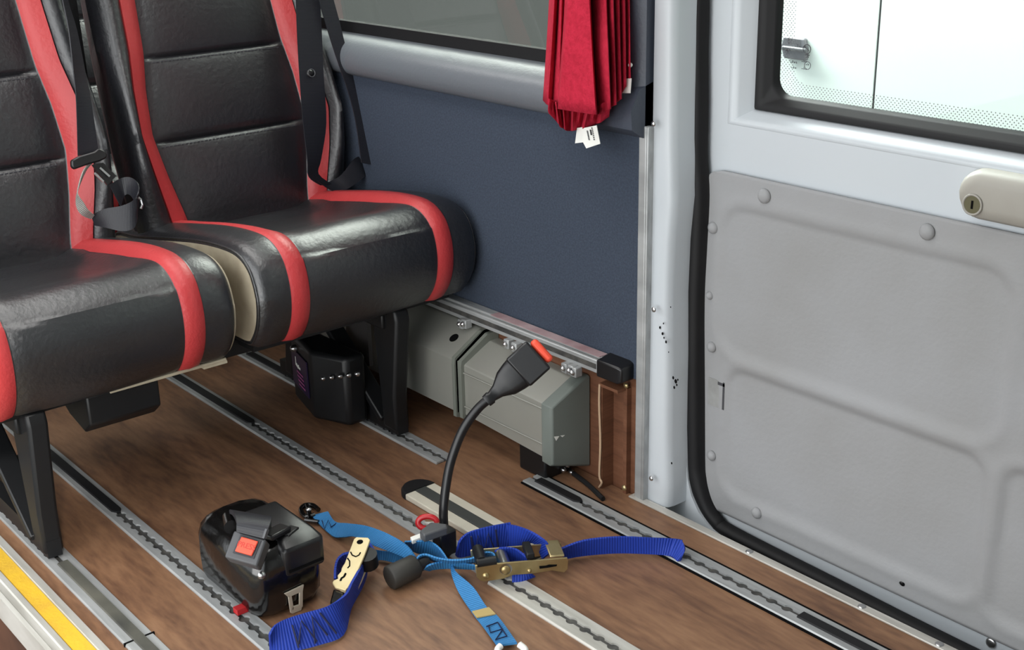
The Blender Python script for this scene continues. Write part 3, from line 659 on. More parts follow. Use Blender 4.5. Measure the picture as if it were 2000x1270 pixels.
# belt of the first seat: strap down to a latch plate with tongue, then a twisted loop
k = MB()
A = [(100, -120, .10), (120, -10, .10), (134, 60, .10), (143, 140, .10), (149, 200, .10), (152, 305, .095)]
B = [(112, -120, .05), (130, -10, .05), (150, 60, .06), (166, 140, .07), (178, 200, .08), (192, 295, .09)]
SA, SB = shoulder(.868, .923)
k.ribbon(SA+[seat_plane(*p) for p in A], SB+[seat_plane(*p) for p in B], .002); bl1 = k.build('shoulder_belt', M['web_black'], b1, smooth=60)
def sp(x, y, o): return seat_plane(x, y, o)
k = MB(); P = [sp(x, y, .105) for x, y in ((136, 314), (150, 306), (180, 297), (189, 290), (198, 294), (206, 303), (204, 310), (192, 316), (170, 322), (142, 332), (136, 326))]
k.prism(P, NB*.012); k.build('latch_plate', M['black_plastic'], bl1, bevel=.003)
for (x0, y0, x1, y1) in ((184, 338, 202, 355), (195, 328, 214, 345)):
    k = MB(); k.bar(sp(x0, y0, .11), sp(x1, y1, .112), .004, .003, NB); k.build('tongue', M['steel'], bl1)
k = MB(); k.prism([sp(x, y, .104) for x, y in ((178, 322), (200, 318), (226, 344), (208, 362))], NB*.004); k.build('tongue_base', M['black_plastic'], bl1)
k = MB()
A = [(188, 312, .11), (170, 330, .11), (156, 360, .12), (149, 385, .12), (150, 405, .12), (160, 420, .12), (178, 428, .115)]
B = [(175, 316, .11), (162, 335, .12), (153, 365, .13), (152, 380, .14), (163, 396, .14), (172, 410, .135), (184, 420, .12)]
k.ribbon([sp(*p) for p in A], [sp(*p) for p in B], .002); k.build('sheen_belt_loop', M['web_grey'], bl1, smooth=60)  # stretch of belt with its sheen painted in as pale webbing
k = MB()
A = [(178, 420, .11), (205, 408, .13), (238, 402, .15), (262, 390, .16), (271, 372, .15), (268, 356, .12), (252, 346, .10), (232, 350, .09), (214, 362, .10)]
B = [(185, 440, .10), (212, 446, .13), (240, 452, .15), (262, 445, .16), (268, 420, .15), (262, 392, .12), (252, 380, .10), (242, 384, .09), (236, 404, .10)]
A = [sp(*p) for p in A]; B = [sp(*p) for p in B]
k.ribbon(A, B, .002); k.build('belt_loop', M['web_black'], bl1, smooth=60)
k = MB(); P = [sp(x, y, .162) for x, y in ((270, 386), (275, 390), (278, 400), (275, 408))]; k.tube(P, .0028, 8); k.build('loop_clip', M['steel'], bl1)
# black belt tail and cover between the two backs
k = MB(); k.prism([Vector((-2.68, y, z)) for y, z in ((1.005, .42), (1.06, .42), (1.05, 1.15), (1.012, 1.15))], (.02, 0, 0)); k.build('gap_cover', M['black_metal'], b1)

# bench of the row behind
def rear_bench():
    r = thing('double_bench_seat', 'rear black vinyl double seat glimpsed between the two front backrests', 'bus seat', (-3.15, 1.03, 0), 'double bench seats')
    for ch in [q for q in bpy.data.objects if q.parent == b1 and q.name.split('.')[0] in ('seat_cushion', 'backrest', 'seat_frame', 'front_leg', 'rear_leg', 'floor_fitting')]:
        copy_tree(ch, r)
    return r
rear_bench()

# ------------------------------------------------------------------ heater along the wall
ht = thing('convector_heater', 'long grey aluminium heater box fixed low along the far wall', 'heater', (-1.69, 1.55, .02))
def prof(X, f0, ft, tb, bb, y0, y1): return [(X, y0, f0), (X, y0, ft-.002), (X, y0+.002, ft+.001), (X, y1-.012, tb-.001), (X, y1-.008, tb), (X, 1.588, tb), (X, 1.588, bb)]
k = MB(); k.loops([prof(-1.70, .056, .172, .205, .024, 1.492, 1.575), prof(-1.975, .066, .178, .214, .030, 1.494, 1.575)]); k.build('casing', M['heater_alu'], ht, smooth=25)
k = MB()
for zz in (.082, .158): k.loops([[(X, 1.4915, zz), (X, 1.4902, zz+.002), (X, 1.4915, zz+.004)] for X in (-1.70, -1.965)])
k.build('casing_rib', M['heater_alu'], ht)
k = MB(); k.loops([prof(-1.985, .066, .184, .232, .03, 1.488, 1.575), prof(-3.1, .066, .184, .24, .03, 1.490, 1.575)]); hl = k.build('casing', M['heater_alu'], ht, smooth=25)
q = at(888, 662, Z=.21); nrm = Vector((0, -(.232-.184), .075)).normalized(); q = at(888, 662, Z=.206)
k = MB(); k.tube([q-nrm*.01, q+nrm*.0035], .011, 20); k.build('hole', M['void'], hl)
k = MB()
for i in range(9):
    X = -2.32-i*.03; k.bar((X, 1.515, .203), (X, 1.56, .231), .011, .004, (0, -.5, 1))
k.build('vent_slot', M['void'], hl)
k = MB()
for X0, X1, e in ((-1.995, -1.985, .006), (-1.975, -1.965, .004), (-1.986, -1.974, -.002)):
    k.loops([[(X, p[1]-(e if p[1] < 1.58 else 0), p[2]+(e if i_ in (2, 3, 4, 5) else -e)) for i_, p in enumerate(prof(X, .062, .182, .226, .026, 1.490, 1.575))] for X in (X0, X1)], mi=0)
k.build('joint_collar', mat('heater_joint', (112, 116, 108), .5), ht)
def pcap(X, e): return [(X, 1.490-e, .052-e), (X, 1.490-e, .172+e*.4), (X, 1.570, .208+e), (X, 1.588, .210+e), (X, 1.588, .018-e)]
k = MB(); k.loops([pcap(-1.715, .003), pcap(-1.690, .004), pcap(-1.684, .0)]); hc = k.build('end_cap', M['heater_end'], ht, bevel=.002)
k = MB(); k.prism([at(x, y, X=-1.6835) for x, y in ((1082, 853), (1092, 852), (1086, 861))], (.0008, 0, 0)); k.prism([at(x, y, X=-1.6835) for x, y in ((1094, 851), (1103, 850), (1098, 854))], (.0008, 0, 0)); k.build('paint_chip', M['tag_white'], hc)
k = MB(); k.box((-1.80, 1.50, -.0), (-1.72, 1.57, .055)); k.build('foot_bracket', M['black_metal'], ht, bevel=.004)
for x, y in ((1100, 918), (1108, 908), (1115, 922)):
    p = at(x, y, X=-1.715); bolt(ht, 'bracket_bolt', p, (1, -.3, .2), .006, .008, M['steel'], True)
# rail above the heater
rl = thing('wall_rail', 'aluminium seat rail with pink tape and a black end cap above the heater', 'wall rail', (-1.57, 1.57, .25))
k = MB(); k.box((-3.2, 1.553, .243), (-1.615, 1.583, .270)); k.box((-3.2, 1.560, .270), (-1.615, 1.583, .276)); k.build('rail_profile', M['alu'], rl, bevel=.002)
MB().box((-1.95, 1.556, .2763), (-1.625, 1.578, .2775)).build('pink_tape', M['pink'], rl)
MB().box((-3.2, 1.552, .252), (-1.63, 1.5545, .262)).build('slot', M['track_floor'], rl)
k = MB(); k.loops([[(X, 1.548+e, .240+e), (X, 1.548+e, .274-e), (X, 1.585, .280-e), (X, 1.585, .240+e)] for X, e in ((-1.625, 0), (-1.570, 0), (-1.560, .004))]); k.build('end_cap', M['black_plastic'], rl, bevel=.003)
for (x, y) in ((903, 632), (910, 632), (993, 671), (1008, 678), (1106, 718), (1118, 722), (1124, 726)):
    p = at(x, y, Y=1.545); kk = MB(); kk.box((p.x-.008, 1.538, p.z-.010), (p.x+.008, 1.556, p.z+.010)); bo = kk.build('clamp', M['alu'], rl, bevel=.002); bolt(bo, 'clamp_bolt', (p.x, 1.538, p.z), (0, -1, .3), .006, .007, M['steel'], True)
# folded channel in the kick wall right of the heater
k = MB(); k.box((-1.626, 1.560, 0), (-1.620, 1.592, .222)); k.box((-1.626, 1.556, .218), (-1.575, 1.592, .224))
ch = tag(k.build('wall_channel', M['wood_wall']), 'brown vinyl box channel edge standing on the floor between heater and pillar', 'wall channel')
k = MB(); k.tube(cr([(-1.6235, 1.556, .222), (-1.6235, 1.555, .18), (-1.621, 1.556, .10), (-1.6235, 1.556, .03), (-1.617, 1.556, .016), (-1.626, 1.557, .002)], 4), .0022, 6); k.build('frayed_edge', mat('pale_frayed_edge', (178, 150, 122), .8), ch)
k = MB(); k.box((-1.581, 1.578, 0), (-1.572, 1.592, .222)); k.build('channel_side', M['wood_wall'], ch)
for z, x in ((.228, -1.575), (.012, -1.577)): bolt(ch, 'nail', (x, 1.578, z), (0, -1, 0), .006, .004, M['brass'], True)
# cable lying along the wall
k = MB(); k.tube(cr([at(1120, 925, Z=.006), at(1150, 948, Z=.006), at(1178, 975, Z=.005)], 4), .005, 8); tag(k.build('cable', M['rubber']), 'short black cable end lying on the floor below the heater end cap', 'cable')

# ------------------------------------------------------------------ curtain
cu = thing('curtain', 'gathered red pleated curtain hanging at the right end of the side window', 'curtain', (-1.68, 1.5, .7))
def C(x, y, Y): p = at(x, y, Y=Y); return p
# each pleat edge: (x top, x bottom, y bottom, Y depth)
pl_ = [(1079, 1062, 196, 1.555), (1088, 1070, 205, 1.520), (1096, 1079, 214, 1.545), (1100, 1090, 214, 1.518), (1108, 1088, 213, 1.535), (1118, 1092, 213, 1.492), (1146, 1163, 224, 1.480),
       (1148, 1166, 224, 1.530), (1180, 1192, 213, 1.495), (1182, 1188, 212, 1.535), (1194, 1203, 205, 1.510), (1196, 1199, 204, 1.545), (1206, 1213, 194, 1.525), (1208, 1209, 192, 1.56), (1218, 1222, 170, 1.535), (1219, 1219, 165, 1.565), (1229, 1232, 153, 1.548)]
cols_ = []
for (xt, xb, yb_, Yd) in pl_:
    c_ = []
    for i in range(14):
        t_ = i/13; c_.append(at(xt+(xb-xt)*t_**1.3, -120+(yb_+120)*t_, Y=Yd+.004*math.sin(t_*9+xt)))
    p = c_[0]; c_.insert(0, Vector((p.x, p.y, 1.30))); c_.insert(0, Vector((p.x, p.y, 1.62))); cols_.append(c_)
dense = []
for a, b in zip(cols_, cols_[1:]):
    for s_ in (0, .12, .5, .88): dense.append([p.lerp(q, s_) for p, q in zip(a, b)])
dense.append(cols_[-1])
k = MB(); k.loops(dense, closed=False); co = k.build('curtain_cloth', M['curtain'], cu, smooth=45); s_ = co.modifiers.new('t', 'SOLIDIFY'); s_.thickness = .0015
# gathered bottom lobe
rows = []
top = [(1074, 205), (1080, 208), (1086, 212), (1092, 212), (1100, 214), (1108, 216), (1120, 219), (1135, 222), (1150, 223), (1163, 222), (1178, 214), (1192, 212)]
bot = [(1072, 222), (1082, 232), (1092, 244), (1098, 250), (1104, 254), (1109, 256), (1118, 256), (1128, 254), (1140, 251), (1155, 247), (1172, 240), (1190, 228)]
for i, (a, b) in enumerate(zip(top, bot)):
    yy = 1.515 if i % 2 else 1.500
    for e in ((0, 1) if i < len(top)-1 else (0,)):
        j = min(i+1, len(top)-1)
        ta = ((a[0]+top[j][0])/2, (a[1]+top[j][1])/2) if e else a; tb = ((b[0]+bot[j][0])/2, (b[1]+bot[j][1])/2) if e else b
        rows.append([at(ta[0]+(tb[0]-ta[0])*q, ta[1]-12+(tb[1]-ta[1]+12)*q, Y=yy+(.016 if e else 0)*(1-abs(q-.4))+.012*q*q) for q in (0, .25, .5, .75, .9, 1)])
k = MB(); k.loops(rows, closed=False); co = k.build('gathered_hem', M['curtain'], cu, smooth=60); s_ = co.modifiers.new('t', 'SOLIDIFY'); s_.thickness = .002
tgp = [(1127, 252), (1163, 246), (1171, 281), (1143, 290), (1138, 277), (1124, 279)]
tg = MB().prism([at(x, y, Y=1.522) for x, y in ((1127, 250), (1142, 248), (1140, 278), (1123, 280))], (0, .001, 0)).build('care_tag', M['tag_white'], cu)
tg = MB().prism([at(x, y, Y=1.512) for x, y in ((1140, 250), (1165, 245), (1172, 281), (1145, 290), (1137, 275))], (0, .001, 0)).build('care_tag', M['tag_white'], cu)
k = MB()
for (x0, y0, x1, y1) in ((1147, 256, 1151, 275), (1153, 254, 1155, 264), (1156, 250, 1161, 276)):
    a, b = at(x0, y0, Y=1.511), at(x1, y1, Y=1.511)
    for i in range(7): 
        p = a.lerp(b, i/7); k.box((p.x-.0012, 1.5105, p.z-.0012), (p.x+.0015, 1.5112, p.z+.0006))
k.build('tag_print', M['ink'], tg)
MB().prism([at(x, y, Y=1.548) for x, y in ((1216, 154), (1233, 153), (1231, 182), (1211, 182), (1209, 178), (1217, 174))], (0, .001, 0)).build('care_tag', M['tag_white'], cu)
p = at(1231, 127, Y=1.55); bolt(cu, 'snap', p, (1, -1, 0), .004, .004, M['tag_white'], True)

# ------------------------------------------------------------------ loose retractor with buckle on the floor
rx = thing('seat_belt_retractor', 'loose glossy black seat belt retractor with red buckle on top, lying on the floor', 'belt retractor', (-1.75, .9, 0))
def lp(z, x0, x1, y0, y1, c, yl=0):
    return [(x0+c, y0, z), (x1-c, y0, z), (x1-c*.3, y0+c*.3, z), (x1, y0+c, z), (x1, y1-c, z), (x1-c*.4, y1-c*.4, z), (x1-c, y1, z), (x0+c, y1, z), (x0+c*.3, y1-c*.3, z), (x0, y1-c, z), (x0, y0+c, z), (x0+c*.3, y0+c*.3, z)]
Lr = [(.002, .012, .03), (.008, .004, .028), (.022, 0, .026), (.05, -.001, .026), (.085, 0, .026), (.104, .004, .027), (.118, .012, .028), (.126, .024, .028)]
k = MB(); k.loops([lp(z, -1.862+e, -1.646-e, .814+e, .948-e, c) for z, e, c in Lr])
k.build('housing', M['gloss_black'], rx, smooth=60)
k = MB(); k.loops([[(x, y, z) for x, y in ((-1.80, .868), (-1.648, .868), (-1.642, .875), (-1.642, .940), (-1.648, .947), (-1.80, .947))] for z in (.070, .118)]+[[(x, y, .130) for x, y in ((-1.79, .876), (-1.675, .876), (-1.665, .884), (-1.665, .932), (-1.675, .94), (-1.79, .94))]])
k.build('spool_cover', M['black_plastic'], rx, bevel=.006)
k = MB(); k.box((-1.643, .875, .078), (-1.6405, .940, .082)); k.build('belt_slot', M['void'], rx)
# latch tongue on the side facing +X
def F(x, y, X=-1.644): return at(x, y, X=X)
k = MB(); outer = [F(*p) for p in ((554, 1158), (560, 1157), (583, 1149), (592, 1141), (593, 1144), (589, 1152), (590, 1182), (586, 1192), (572, 1198), (566, 1196), (564, 1184), (560, 1163))]
k.prism([F(*p) for p in ((554, 1159), (592, 1141), (590, 1154), (562, 1166))], (.003, 0, 0)); k.prism([F(*p) for p in ((561, 1163), (568, 1162), (573, 1190), (566, 1196))], (.003, 0, 0)); k.prism([F(*p) for p in ((583, 1156), (590, 1153), (590, 1184), (583, 1186))], (.003, 0, 0)); k.prism([F(*p) for p in ((570, 1184), (590, 1178), (587, 1191), (570, 1198), (566, 1196))], (.003, 0, 0))
k.build('latch_tongue', mat('dull_steel', (186, 176, 160), .45, metal=.4), rx, bevel=.0007)
# buckle: block facing up with red PRESS button, strap roll behind
bz = .155
c0, c1, c2, c3 = [at(x, y, Z=z) for x, y, z in ((457, 1036, .178), (520, 1054, .168), (504, 1103, .140), (438, 1088, .148))]
Un, Vn = (c1-c0), (c3-c0); Nn = Un.cross(Vn).normalized(); Nn = -Nn if Nn.z < 0 else Nn
k = MB(); k.prism([c0, c1, c1+Vn, c3], -Nn*.03); bk = k.build('buckle', M['grey_plastic'], rx, bevel=.003)
k = MB(); P = [c0+Un*u+Vn*v+Nn*.0005 for u, v in ((.24, .10), (.88, .10), (.85, .78), (.20, .78))]; k.prism(P, Nn*.0008); k.build('button_well', M['ink'], bk)
k = MB(); P = [c0+Un*u+Vn*v+Nn*.001 for u, v in ((.30, .16), (.82, .16), (.78, .72), (.26, .72))]; k.prism(P, Nn*.004); rb = k.build('press_button', M['orange'], bk, bevel=.0015)
cu_ = bpy.data.curves.new('press_text', 'FONT'); cu_.body = 'PRESS'; cu_.size = .0098; cu_.align_x = 'CENTER'; cu_.align_y = 'CENTER'; cu_.extrude = .0002
to = bpy.data.objects.new('press_text', cu_); col.objects.link(to); 
mx_ = Matrix((Un.normalized(), -(Vn-Un.normalized()*Vn.dot(Un.normalized())).normalized(), Nn)).transposed()
bpy.context.view_layer.update()
dg = bpy.context.evaluated_depsgraph_get(); me = bpy.data.meshes.new_from_object(to.evaluated_get(dg)); bpy.data.objects.remove(to)
cc = (c0+Un*.54+Vn*.44+Nn*.0052)*S - rx.location
for v in me.vertices: v.co = mx_ @ v.co + cc
me.materials.clear(); me.materials.append(mat('pressed_text', (188, 50, 36), .5)); te = bpy.data.objects.new('press_text', me); col.objects.link(te); te.parent = rb
k = MB()
A = [at(448, 1010, Z=.14), at(447, 1000, Z=.165), at(455, 1003, Z=.188), at(462, 1020, Z=.192), at(463, 1038, Z=.180)]
B = [at(528, 1035, Z=.13), at(530, 1016, Z=.155), at(530, 1014, Z=.18), at(526, 1030, Z=.185), at(517, 1052, Z=.170)]
k.ribbon(A, B, .007); k.build('strap_roll', M['web_black'], rx, smooth=60)
k = MB(); k.tube([at(446, 1010, Z=.16), at(452, 1030, Z=.165)], [.010, .012], 10); k.build('guide_ring', M['gloss_black'], rx, smooth=50)
for sgn, (x0, y0, x1, y1) in enumerate(((466, 1019, 468, 1036), (522, 1034, 516, 1052))):
    k = MB(); k.bar(at(x0, y0, Z=.190), at(x1, y1, Z=.178), .004, .006); k.build('buckle_arm', M['grey_plastic'], rx)
k = MB(); k.bar(at(520, 1050, Z=.14), at(558, 1030, Z=.135), .026, .010, (0, 0, 1)); k.build('second_buckle', M['black_plastic'], rx, bevel=.003)
for (x0, y0, x1, y1) in ((552, 1052, 572, 1040), (560, 1058, 594, 1043)):
    k = MB(); k.bar(at(x0, y0, Z=.125), at(x1, y1, Z=.125), .004, .003); k.build('tongue_prong', M['steel'], rx)
k = MB(); k.bar(at(556, 1046, Z=.13), at(576, 1030, Z=.130), .018, .006); k.build('tongue_grip', M['black_plastic'], rx, bevel=.002)
bolt(rx, 'rivet', at(511, 1124, X=-1.652), (1, -.3, .3), .007, .005, M['steel'], True)
k = MB(); k.box((-1.705, .80, .006), (-1.690, .83, .016)); k.build('red_tab', M['red_plastic'], rx)

# ------------------------------------------------------------------ flexible stalk buckle
D0 = 2.325
st = thing('stalk_buckle', 'black seat belt buckle with orange button on a tall flexible stalk', 'belt buckle', at(850, 1062, Z=0))
pts = cr([at(x, y, D=D0) for x, y in ((868, 1035), (866, 1000), (871, 950), (881, 900), (903, 842), (932, 800), (957, 778))], 5)
k = MB(); k.tube(pts, .0085, 14); k.build('stalk', M['black_plastic'], st, smooth=60)
a = at(950, 784, D=D0); b = at(1052, 692, D=D0); ax = (b-a); L_ = ax.length; ax.normalize(); sd = ax.cross(FW).normalized(); nn = sd.cross(ax).normalized()
rows = []
for t_, hw_, hd_ in ((0, .0115, .011), (.08, .0125, .012), (.10, .010, .010), (.22, .014, .011), (.38, .026, .014), (.52, .030, .016), (.60, .0315, .016), (.98, .0315, .0165), (1.0, .029, .015)):
    rows.append([a+ax*(L_*t_)+sd*(hw_*math.copysign(abs(math.cos(q))**.6, math.cos(q)))+nn*(hd_*math.copysign(abs(math.sin(q))**.6, math.sin(q))) for q in [2*PI*i/20 for i in range(20)]])
k = MB(); k.loops(rows); hdo = k.build('buckle_sleeve', M['black_plastic'], st, smooth=50)
k = MB(); k.frame(a+ax*(L_*.60)-sd*.033-nn*.019, sd*.066, ax*(L_*.40), nn*.038); bo = k.build('buckle_head', M['black_plastic'], st, bevel=.004)
k = MB(); k.frame(a+ax*(L_*1.0)-sd*.024-nn*.012, sd*.050, ax*.016, nn*.024); k.build('release_button', M['orange'], bo, bevel=.006)
# base of the stalk
base_z = .045
T = [at(x, y, Z=.052) for x, y in ((819, 1036), (842, 1018), (873, 1023), (871, 1030), (846, 1034), (826, 1045))]
k = MB(); k.prism([at(x, y, Z=.066) for x, y in ((819, 1037), (841, 1019), (873, 1023), (874, 1030), (828, 1045))], (0, 0, -.016)); k.build('base_block', M['grey_plastic'], st, bevel=.003)
k = MB(); q = at(864, 1040, Z=.045); k.box((q.x-.016, q.y-.016, 0.002), (q.x+.016, q.y+.020, .050)); k.build('base_post', M['black_plastic'], st, bevel=.003)
k = MB(); k.prism([at(x, y, Z=.05) for x, y in ((801, 1049), (822, 1041), (826, 1048), (805, 1056))], (0, 0, -.008)); k.build('white_tab', M['tag_white'], st, bevel=.001)
k = MB(); q = at(859, 1060, Z=.02); k.box((q.x-.001, q.y-.018, .008), (q.x+.003, q.y+.004, .036)); k.build('base_label', M['tag_white'], st)
k = MB(); q = at(835, 1021, Z=.055); P = [q+(RT*math.cos(v)*.017-DN*math.sin(v)*.011) for v in [PI*(.0+1.45*i/14) for i in range(15)]]; k.tube(P, .0055, 8); k.build('red_release_tab', M['red_plastic'], st, smooth=60)
k = MB(); q = at(840, 1024, Z=.048); k.frame(q-RT*.010+DN*.003, RT*.022, -DN*.007, FW*.004); k.build('silver_pin', M['alu_light'], st)

# ------------------------------------------------------------------ straps on the floor
def Q(L): return [at(x, y, Z=z) for x, y, z in L]
ls = thing('lashing_strap', 'light blue webbing strap with a black end hook, twisted across the floor rails', 'strap', at(800, 1100, Z=0))
k = MB()
k.ribbon(Q([(641, 1000, .012), (655, 1020, .012), (680, 1023, .03), (718, 1028, .05), (762, 1045, .055), (795, 1066, .05), (815, 1093, .035)]),
         Q([(608, 1008, .006), (647, 1046, .006), (669, 1050, .012), (694, 1049, .025), (730, 1066, .035), (776, 1083, .03), (809, 1098, .03)]), .003)
k.build('webbing', M['web_light'], ls, smooth=60)
k = MB(); k.ribbon(Q([(809, 1096, .034), (780, 1080, .026), (745, 1076, .02), (715, 1070, .02)]), Q([(800, 1106, .006), (774, 1100, .004), (745, 1094, .004), (718, 1100, .004)]), .003); k.build('webbing_return', M['web_light'], ls, smooth=60)
k = MB(); k.ribbon(Q([(790, 1058, .045), (819, 1057, .046), (841, 1059, .045), (859, 1072, .044), (873, 1092, .036)]), Q([(792, 1068, .014), (815, 1080, .012), (838, 1084, .010), (856, 1090, .010), (866, 1104, .012)]), .003); k.build('webbing_loop', M['web_light'], ls, smooth=60)
k = MB(); k.ribbon(Q([(812, 1096, .040), (818, 1086, .046), (832, 1083, .046), (854, 1090, .042), (883, 1094, .040), (920, 1091, .044), (943, 1080, .05), (962, 1080, .05), (968, 1092, .045)]),
                     Q([(814, 1104, .026), (822, 1096, .028), (834, 1092, .026), (852, 1098, .020), (883, 1103, .016), (920, 1100, .020), (943, 1096, .022), (960, 1098, .024), (967, 1104, .03)]), .003)
k.build('webbing_fold', M['web_light'], ls, smooth=60)
k = MB(); k.ribbon(Q([(826, 1112, .022), (843, 1102, .030), (876, 1098, .026), (930, 1105, .026)]), Q([(838, 1115, .006), (848, 1112, .008), (876, 1110, .008), (930, 1112, .012)]), .003); k.build('webbing_under', M['web_light'], ls, smooth=60)
k = MB(); k.ribbon(Q([(880, 1106, .016), (883, 1125, .012), (896, 1158, .006), (922, 1197, .004), (945, 1226, .005), (971, 1262, .010)]), Q([(884, 1104, .016), (893, 1120, .016), (925, 1148, .016), (951, 1187, .008), (974, 1207, .006), (1010, 1257, .010)]), .003)
k.build('webbing_tail', M['web_light'], ls, smooth=60)
k = MB(); k.ribbon(Q([(922, 1195, .0075), (931, 1207, .0075)]), Q([(955, 1187, .010), (968, 1200, .009)]), .002); k.build('stitched_patch', M['beige_thread'], ls)
def stitch(par, P, m, r=.0011):
    k = MB(); k.tube(P, r, 5); return k.build('stitching', m, par)
stitch(ls, Q([(950, 1224, .0095), (972, 1216, .0095), (990, 1243, .0125), (968, 1250, .0125), (982, 1229, .0105), (958, 1236, .0105), (954, 1222, .0095)]), M['thread'])
stitch(ls, Q([(629, 1017, .0125), (634, 1033, .0115), (641, 1016, .0135), (647, 1030, .0125), (657, 1022, .0145)]), M['thread'])
k = MB(); P = Q([(985 if 0 else 978, 1262, .012), (972, 1270, .010), (978, 1283, .006), (1000, 1288, .005), (1022, 1282, .006), (1026, 1270, .008), (1014, 1259, .012)]); k.tube(cr(P, 4), .0055, 10); k.build('white_ring', mat('white_coated_ring', (226, 226, 222), .3), ls, smooth=60)
# end hook (black)
k = MB(); h = at(607, 1002, Z=.008)
def hp_(x, y): return at(x, y, Z=.008)
k.tube(cr([hp_(614, 1006), hp_(600, 1010), hp_(590, 1003), hp_(588, 994), hp_(597, 987), hp_(612, 988), hp_(622, 996)], 4), .0048, 8); k.tube([hp_(600, 988), hp_(606, 1014)], .005, 8); k.tube([hp_(596, 1016), hp_(622, 1020)], .0045, 8)
hk = k.build('end_hook', M['gloss_black'], ls, smooth=60)
bolt(hk, 'hook_rivet', at(603, 995, Z=.012), (0, 0, 1), .006, .004, M['steel'], True)

rb_ = thing('ratchet_strap', 'royal blue ratchet strap with a brass-coloured ratchet lying toward the sliding door', 'ratchet strap', at(1010, 1100, Z=0), 'ratchet straps on the floor')
k = MB(); k.ribbon(Q([(896, 1060, .052), (905, 1048, .055), (922, 1038, .058), (960, 1028, .062), (997, 1021, .062)]), Q([(890, 1086, .006), (900, 1088, .006), (930, 1082, .010), (960, 1078, .012), (990, 1072, .014)]), .004, across=4); k.build('stitched_loop', M['web_blue'], rb_, smooth=60)
def on(u, v):
    A = Q([(896, 1060, .052), (922, 1038, .058), (997, 1021, .062)]); B = Q([(890, 1086, .006), (930, 1082, .010), (990, 1072, .014)])
    t_ = u*2; i = min(int(t_), 1); f = t_-i; return A[i].lerp(A[i+1], f).lerp(B[i].lerp(B[i+1], f), v)-FW*.010
stitch(rb_, [on(.45, .2), on(.5, .85), on(.57, .2), on(.64, .85), on(.71, .2), on(.79, .85)], M['thread'], .0018); stitch(rb_, [on(.45, .15), on(.45, .9)], M['thread'], .0018); stitch(rb_, [on(.81, .12), on(.86, .88)], M['thread'], .0018)
k = MB(); k.ribbon(Q([(985, 1024, .060), (1005, 1027, .060), (1031, 1036, .060), (1052, 1048, .056), (1069, 1062, .050), (1072, 1082, .036)]), Q([(984, 1070, .014), (1004, 1070, .016), (1020, 1064, .024), (1040, 1060, .030), (1050, 1070, .030), (1060, 1092, .022)]), .004); k.build('webbing_over', M['web_blue'], rb_, smooth=60)
k = MB(); k.ribbon(Q([(967, 1078, .040), (972, 1072, .044), (985, 1070, .046), (1005, 1072, .044), (1018, 1080, .042), (1032, 1092, .038)]), Q([(970, 1104, .008), (976, 1102, .008), (990, 1102, .008), (1008, 1104, .008), (1020, 1106, .008), (1030, 1110, .008)]), .004); k.build('webbing_inner', M['web_blue'], rb_, smooth=60)
k = MB(); k.ribbon(Q([(1095, 1072, .034), (1140, 1056, .042), (1205, 1049, .044), (1270, 1051, .040), (1315, 1052, .034), (1333, 1056, .026)]), Q([(1100, 1092, .006), (1140, 1085, .006), (1205, 1080, .008), (1270, 1082, .008), (1305, 1086, .008), (1322, 1094, .006)]), .004); k.build('webbing_end', M['web_blue'], rb_, smooth=60)
k = MB(); k.ribbon(Q([(1318, 1053, .036), (1332, 1057, .032), (1338, 1074, .024), (1330, 1092, .010)]), Q([(1306, 1084, .012), (1316, 1090, .010), (1322, 1096, .006), (1326, 1097, .004)]), .005); k.build('frayed_fold', M['web_blue'], rb_, smooth=60)
k = MB(); k.ribbon(Q([(1000, 1124, .014), (1020, 1122, .014), (1038, 1120, .014)]), Q([(1000, 1138, .004), (1020, 1136, .004), (1045, 1126, .004)]), .004); k.build('webbing_below', M['web_blue'], rb_)
# ratchet: near side plate, far side plate, spindle, handle
Zt = .062
p00, p10 = at(929, 1106, Z=.050), at(1110, 1091, Z=.042)
plate = [(927, 1104, .048), (1110, 1088, .046), (1110, 1110, .016), (1104, 1118, .010), (1080, 1114, .012), (1040, 1122, .008), (1002, 1125, .006), (985, 1132, .004), (940, 1137, .003), (932, 1130, .010)]
P0 = at(929, 1112, Z=.04); dirp = (at(1110, 1096, Z=.035)-P0); pn_ = Vector((dirp.y, -dirp.x, 0)).normalized()
def onpl(x, y):     # point of the upright plate seen at a pixel
    d = RT*((x-1000)/2500)+DN*((y-635)/2500)+FW; o = Vector((0, 0, HC)); t = (P0-o).dot(pn_)/d.dot(pn_); return o+d*t
back = Vector((-pn_.x, -pn_.y, 0)); back = back if back.y > 0 else -back
P = [onpl(x, y) for x, y in ((928, 1105), (1108, 1090), (1110, 1095), (1109, 1112), (1102, 1119), (1078, 1115), (1042, 1121), (1002, 1124), (984, 1131), (945, 1137), (936, 1134), (931, 1128))]
k = MB(); k.prism(P, back*.004); rp_ = k.build('ratchet_side_plate', M['brass'], rb_, bevel=.001)
k = MB(); k.prism([p+back*.052 for p in P], back*.003); k.build('ratchet_side_plate', M['brass'], rb_, bevel=.001)
for (x, y, r) in ((988, 1114, .0085), (949, 1125, .006), (1034, 1115, .004)): bolt(rp_, 'rivet', onpl(x, y), -back, r, .004, M['brass'], True)
k = MB(); k.prism([onpl(x, y)-back*.0006 for x, y in ((1053, 1106), (1066, 1105), (1072, 1103), (1088, 1103), (1087, 1106), (1070, 1109), (1054, 1111))], back*.001); k.build('slot', M['void'], rp_)
k = MB(); q = onpl(988, 1112); k.tube([q, q+back*.055], .011, 16); k.build('spindle', M['steel'], rb_, smooth=50)
